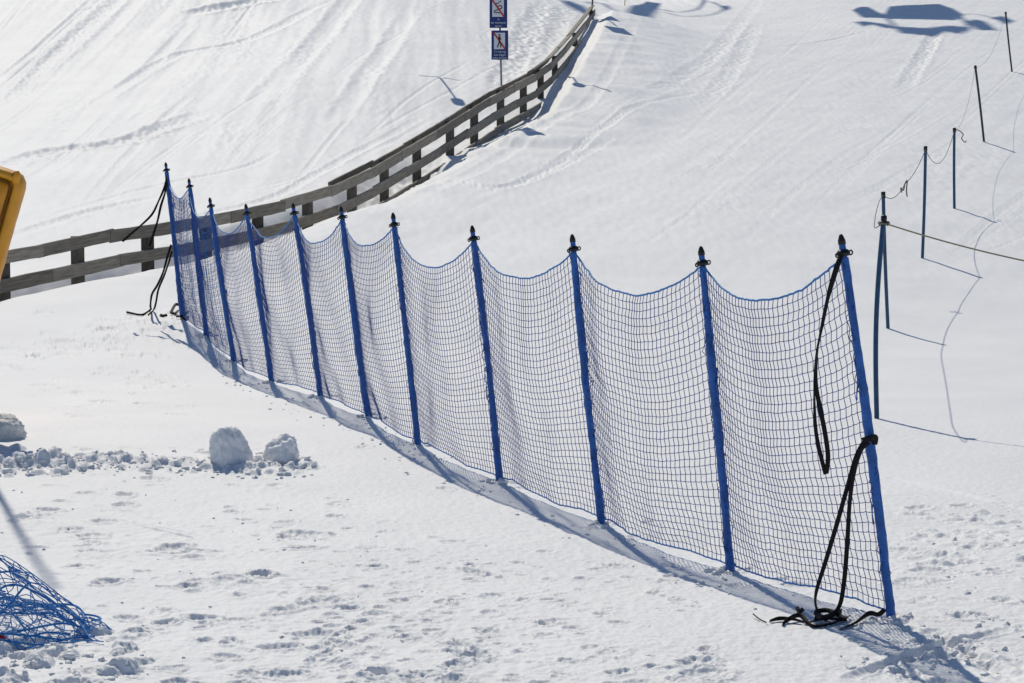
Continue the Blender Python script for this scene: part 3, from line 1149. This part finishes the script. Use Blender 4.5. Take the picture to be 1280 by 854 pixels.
mb.add(*tubes(spline([knot, at(1129, 238, qm), at(1126, 235, qm), at(1127, 241, qm)], 16), 0.010, 5, ref=(0, 1, 0)))
mb.add(*tubes(spline([tops[3] + dz, at(1198, 163, q4), at(1204, 168, q4), at(1202, 173, q4), at(1206, 178, q4), at(1208, 176, q4)], 24), 0.009, 5, ref=(0, 1, 0)))
tag(mb.build('twine', M['twine']), 'thin sagging grey twine strung from pole top to pole top', 'twine')
mb = MB()
end = at(1420, 350, 17.3)
mb.add(*tubes(hang(tops[0] + np.array([0, -0.04, -0.062]), end, 0.05, 40), 0.0068, 6))
ang = np.linspace(0, 2 * math.pi, 20)
c = tops[0] - np.array([0, 0, 0.06])
mb.add(*tubes(np.stack([c[0] + 0.047 * np.cos(ang), c[1] + 0.047 * np.sin(ang), c[2] + 0.006 * np.sin(ang)], 1), 0.0085, 6))
tag(mb.build('rope', M['rope_tan']), 'thick tan rope running taut from the black pole band to the right', 'rope')
b = np.array([end[0], end[1], gz(end[0], end[1])])
root = empty('marker_pole', b, 'teal marker pole outside the right edge holding the far end of the thick rope', 'marker pole', 'marker poles lining the run on the right')
mb = MB()
mb.add(*lathe(b, (0, 0, 1), [(-0.15, .0215), (end[2] - b[2] + .06, .0215)], 12))
mb.build('shaft', M['teal'], root)
mb = MB()
H = end[2] - b[2] + .06
mb.add(*lathe(b, (0, 0, 1), [(H - .07, 0), (H - .07, .026), (H + .004, .026), (H + .004, 0)], 12))
mb.build('end_cap', M['black'], root)

# ------------------------------------------------------------------ wooden fence
FP = np.array([at(a, b, d) for a, b, c, d in FENCE])          # centre line at rail-top height
root = empty('wooden_fence', (FP[8, 0], FP[8, 1], gz(FP[8, 0], FP[8, 1])), 'weathered grey wooden rail fence curving up the slope behind the blue net', 'fence')
nF = len(FP)


def fpt(s):
    i = min(max(int(math.floor(s)), 0), nF - 2)
    return FP[i] + (FP[i + 1] - FP[i]) * (s - i)


def fsmooth(s):
    s = min(max(s, 0), nF - 1)
    i = min(int(s), nF - 2)
    P = [FP[max(i - 1, 0)], FP[i], FP[i + 1], FP[min(i + 2, nF - 1)]]
    u = s - i
    p0, p1, p2, p3 = P
    return 0.5 * ((2 * p1) + (-p0 + p2) * u + (2 * p0 - 5 * p1 + 4 * p2 - p3) * u ** 2 + (-p0 + 3 * p1 - 3 * p2 + p3) * u ** 3)


for k in range(nF):
    t = FP[min(k + 1, nF - 1)] - FP[max(k - 1, 0)]
    t[2] = 0
    t /= np.linalg.norm(t)
    n_ = np.array([t[1], -t[0], 0])
    top = FP[k] - np.array([0, 0, 0.035 + 0.02 * random.random()]) - n_ * 0.075
    bz = gz(top[0], top[1]) - 0.25
    h = (top[2] - bz) / 2
    lean = np.array([random.uniform(-.02, .02), random.uniform(-.02, .02), 1.0]) * h
    obox(top - lean, t * 0.07, n_ * 0.07, lean, 'post', M['wood_dark'], root, 0.008)
RW = 0.172
for row in range(4):
    drop = (0.0, 0.36, 0.72, 0.012)[row]
    side_ = -1 if row == 3 else 1
    s = 0.0 if row != 3 else 6.6
    cut = 0.38 + 0.13 * row
    step = 0
    while s < nF - 1 - 1e-6:
        e = min(math.floor(s + 1e-6) + 1 + cut if step or row == 3 else cut, nF - 1)
        if e - s < 0.2:
            e = min(e + 1, nF - 1)
        a, b = fsmooth(s), fsmooth(e)
        dzv = np.array([0, 0, drop])
        a2, b2 = a - dzv, b - dzv
        vis = max(a2[2] - gz(a[0], a[1]), b2[2] - gz(b[0], b[1]))
        if vis > 0.02 and not (row == 2 and s > 14.5):
            t = b2 - a2
            L = np.linalg.norm(t)
            t /= L
            n_ = np.array([t[1], -t[0], 0])
            n_ /= np.linalg.norm(n_)
            upv = np.cross(n_, t)
            if upv[2] < 0:
                upv = -upv
            offn = (0.022 if row != 3 else -0.172) + (0.012 if step % 2 else 0.0)
            hw = RW / 2 * (0.6 if row == 3 else random.uniform(.95, 1.05))
            c = (a2 + b2) / 2 + n_ * offn - upv * hw + np.array([0, 0, random.uniform(-.012, .012)])
            if row == 3:
                c = c + np.array([0, 0, 0.012])
            obox(c, t * (L / 2 + 0.05), n_ * 0.02, upv * hw, 'rail', M['wood'], root, 0.005, 0.005, step * 7 + row)
        s = e
        step += 1


for s0, s1 in ((13.4, 14.55), (14.5, 15.75), (15.7, 16.45), (16.4, 17.0)):
    a, b = fsmooth(s0), fsmooth(s1)
    t = b - a
    L = np.linalg.norm(t)
    t /= L
    n_ = np.array([t[1], -t[0], 0])
    n_ /= np.linalg.norm(n_)
    upv = np.cross(n_, t)
    upv = upv if upv[2] > 0 else -upv
    wv = n_ * math.cos(.45) - upv * math.sin(.45)
    uv = np.cross(wv, t)
    uv = uv if uv[2] > 0 else -uv
    obox((a + b) / 2 - n_ * 0.06 + upv * (0.075 + 0.02 * (s0 > 15)), t * (L / 2 + .04), wv * 0.095, uv * 0.016, 'cap_board', M['wood'], root, 0.005)

# ------------------------------------------------------------------ signs
def text_mesh(body, size, c, parent, m, thick=0.002):
    cu = bpy.data.curves.new('lettering', 'FONT')
    cu.body = body
    cu.size = size
    cu.align_x = 'CENTER'
    cu.align_y = 'CENTER'
    cu.space_line = 0.95
    cu.extrude = thick
    tmp_ = bpy.data.objects.new('lettering', cu)
    COL.objects.link(tmp_)
    bpy.context.view_layer.update()
    dg = bpy.context.evaluated_depsgraph_get()
    me = bpy.data.meshes.new_from_object(tmp_.evaluated_get(dg))
    bpy.data.objects.remove(tmp_)
    co = np.empty(len(me.vertices) * 3, np.float32)
    me.vertices.foreach_get('co', co)
    co = co.reshape(-1, 3)
    out = np.stack([co[:, 0] + c[0], -co[:, 2] + c[1], co[:, 1] + c[2]], 1)
    me.vertices.foreach_set('co', out.astype(np.float32).ravel())
    me.update()
    return link('lettering', me, m, parent)


def board(root, c, wd, ht, draw, lines, sizes):
    c = np.asarray(c, float)
    bo = obox(c, (wd / 2, 0, 0), (0, 0.008, 0), (0, 0, ht / 2), 'sign_board', M['sign_blue'], root, 0.004)
    y = c[1] - 0.0115
    pw, ph = wd * 0.66, ht * 0.56
    pc = np.array([c[0] - wd * 0.02, y, c[2] + ht * 0.14])
    obox(pc, (pw / 2, 0, 0), (0, 0.002, 0), (0, 0, ph / 2), 'picture_panel', M['sign_white'], bo, 0.0)
    mb = MB()
    for pts, r in draw:
        P = spline([(pc[0] + a * pw / 2, y - 0.004, pc[2] + b_ * ph / 2) for a, b_ in pts], 24)
        mb.add(*tubes(P, r, 6, ref=(0, 1, 0)))
    mb.build('pictogram', M['black'], bo)
    d0 = np.array([pc[0] - pw * .52, y - 0.009, pc[2] + ph * .50])
    d1 = np.array([pc[0] + pw * .52, y - 0.009, pc[2] - ph * .50])
    t = (d1 - d0) / 2
    nn = np.cross(t / np.linalg.norm(t), (0, 1, 0))
    obox((d0 + d1) / 2, t, (0, 0.003, 0), nn * wd * 0.042, 'red_slash', M['sign_red'], bo, 0.0)
    z = c[2] - ht * 0.185
    for ln, s_ in zip(lines, sizes):
        text_mesh(ln, s_, (c[0], y - 0.001, z - s_ * .4), bo, M['sign_white'])
        z -= ht * 0.108
    return bo


slalom = [([(.5, .85), (.1, .62), (-.3, .5), (-.6, .6)], .009), ([(-.1, .15), (.3, .3), (.65, .2), (.6, -.02), (.2, -.1), (-.3, -.25), (-.65, -.35), (-.5, -.52), (0, -.5), (.3, -.6)], .010)]
walker = [([(-.02, .8), (0, .66)], .022), ([(0, .6), (0, .2), (-.04, -.05)], .016), ([(-.04, -.05), (-.2, -.45), (-.4, -.8)], .011), ([(0, -.05), (.2, -.4), (.25, -.8)], .011), ([(-.3, .2), (0, .5), (.3, .15)], .008)]
b = on(629, 160)
b = at(628, 158, 49.4)
b[2] = gz(b[0], b[1])
root = empty('sign_post', b, 'grey post with two blue prohibition signs standing behind the wooden fence', 'sign post')
t = at(624, -6, 49.4)
mb = MB()
mb.add(*lathe(b, t - b, [(-.2, .021), (np.linalg.norm(t - b), .021), (np.linalg.norm(t - b), 0)], 12))
mb.build('post', M['metal'], root)
s2 = at(624.8, 56.5, 49.36)
s1 = at(623.0, 15.8, 49.36)
board(root, s2, 0.362, 0.625, walker, ('Ci wering', 'box biggin', 'lathe Snower'), (.062, .062, .058))
board(root, s1, 0.38, 0.657, slalom, ('A', 'ser montante', 'spoor'), (.062, .06, .06))

up2 = np.array([-math.sin(AZ), math.cos(AZ), math.tan(EL)])    # per metre of ground towards the sun


def caster(px, py, h):
    """a point h metres above the snow foot-height whose shadow falls on photo pixel (px, py)"""
    g = on(px, py)
    return g + up2 * (h / math.tan(EL))


a1, a2 = caster(758, 32, 1.25), caster(774, 48, 2.1)
ys = at(739, 8, 74.0)[1]
xs = at(739, 8, 74.0)[0]
b = np.array([xs, ys, gz(xs, ys)])
root = empty('sign_post', b, 'grey post at the upper end of the wooden fence, its two signs above the picture', 'sign post')
mb = MB()
top = np.array([(a1[0] + a2[0]) / 2 + 0.02, (a1[1] + a2[1]) / 2 + .05, a2[2] + 0.35])
mb.add(*lathe(b, top - b, [(-.2, .028), (np.linalg.norm(top - b), .028), (np.linalg.norm(top - b), 0)], 12))
mb.build('post', M['dark_metal'], root)
for a in (a1, a2):
    obox(a, (0.29, 0, 0), (0, 0.01, 0), (0, 0, 0.40), 'sign_board', M['sign_blue'], root, 0.005)

# ------------------------------------------------------------------ orange pad and the mast it is strapped to (left edge)
dp = 18.5
mbase = at(-46, 545, dp)
mbase[2] = gz(mbase[0], mbase[1])
shT = on(68, 738)
mtop = shT + up2 * (8.0 / math.tan(EL))
mast = empty('mast', mbase, 'slender grey metal mast behind the orange pad outside the left edge', 'mast')
mb = MB()
hm = np.linalg.norm(mtop - mbase)
mb.add(*lathe(mbase, mtop - mbase, [(-.3, .032), (hm * .5, .025), (hm, .019), (hm, 0)], 14))
mb.build('tube', M['metal'], mast)
pad = empty('crash_pad', at(-30, 545, dp), 'orange vinyl crash pad tilted at the left edge of the picture', 'crash pad')
# local frame of the pad: its right edge runs from (0,352) to (31,236) in the photograph
e0, e1 = at(-2, 358, dp), at(33, 232, dp)
upv = (e1 - e0) / np.linalg.norm(e1 - e0)
rightv = np.array([upv[2], 0.0, -upv[0]])
outv = np.array([0, -1.0, 0])
PH, PW, PD = 2.05, 1.0, 0.24
corner = at(31.5, 219, dp) + rightv * 0.004        # upper right corner
# rounded cushion
nu, nv = 60, 90
gu, gv = np.meshgrid(np.linspace(-1, 1, nu), np.linspace(-1, 1, nv))


def pad_sheet(face):
    ins = 0.075
    x = -PW / 2 + gu * (PW / 2 - ins)
    z = -PH / 2 + gv * (PH / 2 - ins)
    edge = np.minimum(1, np.minimum((1 - np.abs(gu)) * 8, (1 - np.abs(gv)) * 16))
    bul = PD / 2 * (0.30 + 0.62 * np.sin(edge * math.pi / 2) ** 0.8) + 0.014 * gn(gu * 3, gv * 5, 80) + 0.02 * np.exp(-((gv - 0.86) / .06) ** 2) * edge
    return corner + x[..., None] * rightv + z[..., None] * upv + (face * bul)[..., None] * outv - 0.12 * outv


mb = MB()
for face in (1, -1):
    V = pad_sheet(face).reshape(-1, 3)
    i = np.arange(nu * nv).reshape(nv, nu)
    q = np.stack([i[:-1, :-1], i[:-1, 1:], i[1:, 1:], i[1:, :-1]], -1).reshape(-1, 4)
    mb.add(V, q if face > 0 else q[:, ::-1])
mb.build('cushion', M['orange'], pad)
r_ = 0.085
cs = [(-r_, -r_), (-r_, -PH + r_), (-PW + r_, -PH + r_), (-PW + r_, -r_)]


def perim(inset, rc):
    pts = []
    for (cx_, cz_, a0) in ((-inset - rc, -inset - rc, 90), (-inset - rc, -PH + inset + rc, 0), (-PW + inset + rc, -PH + inset + rc, -90), (-PW + inset + rc, -inset - rc, -180)):
        for a in np.radians(np.linspace(a0, a0 - 90, 9)):
            pts.append((cx_ + rc * math.cos(a), cz_ + rc * math.sin(a)))
    pts.append(pts[0])
    P = np.array(pts)
    # resample evenly
    d = np.concatenate([[0], np.cumsum(np.linalg.norm(np.diff(P, axis=0), axis=1))])
    s = np.linspace(0, d[-1], 160)
    return np.stack([np.interp(s, d, P[:, 0]), np.interp(s, d, P[:, 1])], 1)


pp = perim(0.05, 0.06)
C = corner + pp[:, :1] * rightv + pp[:, 1:] * upv - 0.12 * outv
V, F = tubes(C, 1.0, 12, ref=outv)
V = C.repeat(12, 0) + (V - C.repeat(12, 0)) * np.array([0.052, 0.115, 0.052])
V += 0.006 * gn(V[:, 0] * 9 + V[:, 1] * 5, V[:, 2] * 9, 81)[:, None] * np.array([1, 1, 1])
mb = MB()
mb.add(V, F)
mb.build('edge_roll', M['orange_roll'], pad)
pp = perim(0.095, 0.05)
C = corner + pp[:, :1] * rightv + pp[:, 1:] * upv - 0.012 * outv
mb = MB()
mb.add(*tubes(C, 0.011, 8, ref=outv))
mb.build('piping', M['seam'], pad)
kc = corner - rightv * 0.065 + upv * 0.005 - outv * 0.02
mb = MB()
mb.add(*lathe(kc - upv * .09, upv + rightv * -.1, [(0, 0), (0, .028), (.05, .032), (.085, .024), (.10, .010), (.102, 0)], 12))
mb.build('corner_tab', M['orange_roll'], pad)
for hz in (0.55, 1.5):
    c = mbase + (mtop - mbase) * (hz / hm) + np.array([-0.12, 0.02, 0])
    ang = np.linspace(-0.3, math.pi + 0.3, 24)
    P = np.stack([c[0] + 0.22 * np.cos(ang), c[1] + 0.14 * np.sin(ang), np.full(24, c[2])], 1)
    mb = MB()
    mb.add(*ribbon(P, 0.05, 0.004, 60, (0, 0, 1), (1.57, 1.57)))
    mb.build('fixing_strap', M['strap'], pad, smooth=False)

# ------------------------------------------------------------------ heap of blue net at the lower left
hc = gp(-75, 792)
heap = empty('net_heap', (hc[0], hc[1], gz(hc[0], hc[1])), 'crumpled heap of blue safety net in the lower left corner', 'net')


def mound(x, y):
    a = (x - hc[0]) / 0.73
    b_ = (y - hc[1] - 0.03) / 0.50
    q = np.sqrt(a * a + b_ * b_)
    return 0.50 * np.clip(1 - q, 0, 1) ** 0.75


gzv = np.vectorize(gz)
mb = MB()
for lay in range(2):
    n1, n2 = 23, 16
    a, b_ = np.meshgrid(np.linspace(-1, 1, n1), np.linspace(-1, 1, n2))
    rot = lay * 0.7 + 0.3
    x = hc[0] + 0.68 * (a * math.cos(rot) - b_ * math.sin(rot)) * 0.9
    y = hc[1] + 0.50 * (a * math.sin(rot) + b_ * math.cos(rot)) * 0.9
    x = x + 0.16 * gn(a * 1.8 + lay * 9, b_ * 1.8, 90) + 0.09 * gn(a * 4.5, b_ * 4.5 + lay * 5, 91) + 0.012 * rng.standard_normal(a.shape)
    y = y + 0.16 * gn(a * 1.8, b_ * 1.8 + lay * 9, 92) + 0.09 * gn(a * 4.5 + lay * 3, b_ * 4.5, 93) + 0.012 * rng.standard_normal(a.shape)
    f = (1.0, 0.45)[lay]
    z = gzv(x, y) + 0.012 + mound(x, y) * f + (0.03 + 0.05 * mound(x, y) / .4) * gn(a * 6 + lay, b_ * 6, 94)
    z = np.maximum(z, gzv(x, y) + 0.006)
    P = np.stack([x, y, z], -1)
    for Q in (P, np.swapaxes(P, 0, 1)):
        S = np.stack([spline(row, 4 * Q.shape[1]) for row in Q])
        mb.add(*tubes(S, 0.0025, 5))
mb.build('netting', M['heap_blue'], heap)
mb = MB()
for k in range(6):
    ph = random.uniform(0, 6.28)
    nn = 9
    r0 = random.uniform(0.45, 0.98)
    pts = []
    for j in range(nn):
        an = ph + j * random.uniform(0.45, 0.6)
        rr_ = r0 * random.uniform(0.8, 1.08)
        x = hc[0] + 0.80 * rr_ * math.cos(an)
        y = hc[1] + 0.50 * rr_ * math.sin(an)
        pts.append((x, y, gz(x, y) + 0.012 + float(mound(np.array(x), np.array(y))) * random.uniform(.3, 1.0)))
    mb.add(*tubes(spline(pts, 80), random.choice((0.004, 0.0055, 0.006)), 6))
for pts in ([(-40, 800), (10, 812), (50, 811), (90, 800), (117, 797)], [(-40, 790), (20, 800), (60, 795), (100, 797), (118, 799)],
            [(20, 770), (60, 760), (95, 762), (105, 775), (95, 790)], [(-30, 760), (10, 762), (40, 762), (80, 763)], [(100, 770), (118, 772), (126, 776), (115, 786)]):
    P = []
    for a in pts:
        p = gp(*a)
        p[2] = gz(p[0], p[1]) + 0.015
        P.append(p)
    mb.add(*tubes(spline(P, 60), 0.0055, 6))
mb.build('border_rope', M['heap_blue'], heap)
p = on(0, 806, 0.02)
mb = MB()
mb.add(*lathe(p + np.array([-.03, 0, .0]), (1, .1, .15), [(0, 0), (0, .018), (.02, .022), (.045, .02), (.055, .01), (.056, 0)], 12))
mb.build('pole_end', M['red'], heap)

# ------------------------------------------------------------------ tow bars and added shadow casters above the picture: only their shadows are seen
def tbar(px0, py0, px1, py1, h0, h1, label, bar=0.5):
    a, b_ = caster(px0, py0, h0), caster(px1, py1, h1)
    root = empty('tow_bar', (a + b_) / 2, label, 'tow bar', 'tow bars hanging from the drag lift cable')
    mb = MB()
    mb.add(*tubes(np.array([a, (a + b_) / 2, b_]), 0.026, 8, ref=(1, 0, 0)))
    mb.build('stem', M['dark_metal'], root)
    mb = MB()
    mb.add(*tubes(np.array([a + (-bar, 0, .02), a, a + (bar, 0, -.02)]), 0.024, 8))
    mb.build('cross_bar', M['dark_metal'], root)
    ax = (b_ - a) / np.linalg.norm(b_ - a)
    mb = MB()
    mb.add(*lathe(b_ - ax * .25, ax, [(0, 0), (0, .09), (.1, .14), (.35, .14), (.45, .08), (.45, 0)], 16))
    mb.build('spring_box', M['dark_metal'], root)
    return b_ + ax * 0.25


c1 = tbar(550, 97, 573, 128, 2.7, 5.0, 'drag lift tow bar overhead, its shadow above the fence left of the signs')
c2 = tbar(708, 99, 724, 118, 3.2, 5.4, 'drag lift tow bar overhead, its curled shadow right of the fence', 0.3)
mb = MB()
mb.add(*tubes(hang(c2, caster(764, 126, 5.0), 0.5, 20), 0.03, 6))
tag(mb.build('tow_rope', M['dark_metal']), 'loose tow rope trailing from the tow bar right of the fence', 'rope')


def in_plane(px, py, yc):
    """the point of the vertical plane y = yc whose shadow falls on photo pixel (px, py)"""
    g = gp(px, py)
    return g + up2 * ((yc - g[1]) / up2[1])


def plate(pts, yc, thick, name, root, sx=1.0, ox=0.0):
    P = np.array([in_plane(ox + a / sx, b_ / sx, yc) for a, b_ in pts])
    bm = bmesh.new()
    vs_ = [bm.verts.new(p + np.array([0, -thick / 2, 0])) for p in P]
    f = bm.faces.new(vs_)
    r = bmesh.ops.extrude_face_region(bm, geom=[f])
    for v in r['geom']:
        if isinstance(v, bmesh.types.BMVert):
            v.co.y += thick
    bmesh.ops.triangulate(bm, faces=list(bm.faces))
    bmesh.ops.recalc_face_normals(bm, faces=list(bm.faces))
    me = bpy.data.meshes.new(name)
    bm.to_mesh(me)
    bm.free()
    return link(name, me, M['dark_metal'], root)


def bar_in(pts, yc, r, name, root, sx, ox):
    P = spline([in_plane(ox + a / sx, b_ / sx, yc) for a, b_ in pts], 40)
    mb = MB()
    mb.add(*tubes(P, r, 8, ref=(0, 1, 0)))
    return mb.build(name, M['dark_metal'], root)


yc1 = gp(1155, 6)[1] + 14  # unseen flat plates added overhead, outlines cut to cast the upper right shadow
c = in_plane(1155, 24, yc1)
root = empty('shadow_caster', c, 'added unseen plates overhead, cut to cast the dark blue shadow at the upper right', 'shadow caster', 'added shadow casters hanging above the upper slope')
S1, O1 = 5.565, 1050.0
plate([(320, 95), (350, 48), (480, 40), (700, 32), (780, 60), (860, 104), (800, 138), (540, 132), (330, 130)], yc1, .35, 'caster_core', root, S1, O1)
plate([(85, 72), (140, 50), (200, 52), (322, 108), (322, 126), (160, 126), (120, 95)], yc1, .1, 'caster_side', root, S1, O1)
plate([(100, 155), (180, 150), (330, 172), (395, 200), (300, 197), (220, 172), (165, 190)], yc1, .1, 'caster_side', root, S1, O1)
plate([(380, 195), (440, 190), (600, 202), (760, 182), (880, 192), (900, 207), (820, 238), (740, 216), (640, 248), (520, 238), (420, 230)], yc1, .3, 'caster_band', root, S1, O1)
plate([(875, 152), (940, 136), (1010, 150), (1095, 214), (960, 210)], yc1, .1, 'caster_side', root, S1, O1)
plate([(1050, 130), (1130, 110), (1215, 150), (1150, 172), (1100, 142)], yc1, .1, 'caster_tip', root, S1, O1)
bar_in([(320, 122), (360, 160), (400, 205)], yc1, .07, 'caster_tube', root, S1, O1)
bar_in([(840, 100), (950, 100), (1080, 130)], yc1, .05, 'caster_tube', root, S1, O1)
bar_in([(840, 120), (880, 160), (900, 200)], yc1, .07, 'caster_tube', root, S1, O1)
g1 = in_plane(O1 + 640 / S1, 225 / S1, yc1) + np.array([0, 0.2, 11.0])
mb = MB()
mb.add(*tubes(np.array([in_plane(O1 + 640 / S1, 225 / S1, yc1), g1]), 0.007, 8, ref=(0, 1, 0)))
mb.build('hanger', M['dark_metal'], root)
yc2 = max(gp(px_, 1)[1] for px_ in (700, 760, 820, 880)) + 14  # second set of unseen plates and tubes, invented to throw the looped shadow
c = in_plane(815, 8, yc2)
root = empty('shadow_caster', c, 'added unseen plates and tubes overhead, bent to cast the looped shadow right of the fence', 'shadow caster', 'added shadow casters hanging above the upper slope')
S2, O2 = 4.74, 660.0
plate([(590, 66), (640, 30), (700, 6), (785, 20), (755, 70), (712, 132), (665, 92), (600, 90)], yc2, .25, 'caster_core', root, S2, O2)
plate([(190, 4), (250, 6), (330, 40), (400, 92), (355, 92), (280, 60)], yc2, .1, 'caster_side', root, S2, O2)
plate([(1150, 40), (1185, 32), (1200, 48), (1170, 62)], yc2, .1, 'caster_tip', root, S2, O2)
bar_in([(330, 20), (430, 22), (500, 58), (600, 78), (700, 60), (745, 25)], yc2, .08, 'caster_tube', root, S2, O2)
bar_in([(780, 50), (880, 72), (980, 62), (1030, 35), (1045, 4)], yc2, .07, 'caster_tube', root, S2, O2)
bar_in([(800, 70), (930, 98), (1080, 88), (1160, 55), (1100, 18), (1040, 10)], yc2, .06, 'caster_tube', root, S2, O2)
g2 = in_plane(O2 + 712 / S2, 120 / S2, yc2) + np.array([0, 0.2, 11.0])
mb = MB()
mb.add(*tubes(np.array([in_plane(O2 + 712 / S2, 120 / S2, yc2), g2]), 0.007, 8, ref=(0, 1, 0)))
mb.build('hanger', M['dark_metal'], root)
mb = MB()
dv = (g1 - g2) / np.linalg.norm(g1 - g2)
mb.add(*tubes(np.array([g2 - dv * 60, g2, g1, g1 + dv * 60]), 0.006, 8))
tag(mb.build('haul_cable', M['dark_metal']), 'steel haul cable stretched above the slope added to carry the unseen shadow casters', 'cable')

p = on(781, 7)
mb = MB()
mb.add(*lathe(p, (0.02, 0, 1), [(-.2, .018), (1.6, .014), (1.6, 0)], 10))
tag(mb.build('bamboo_pole', M['yellow']), 'thin yellow pole at the upper edge right of the fence end', 'pole')

sc.render.engine = 'CYCLES'
sc.cycles.max_bounces = 6
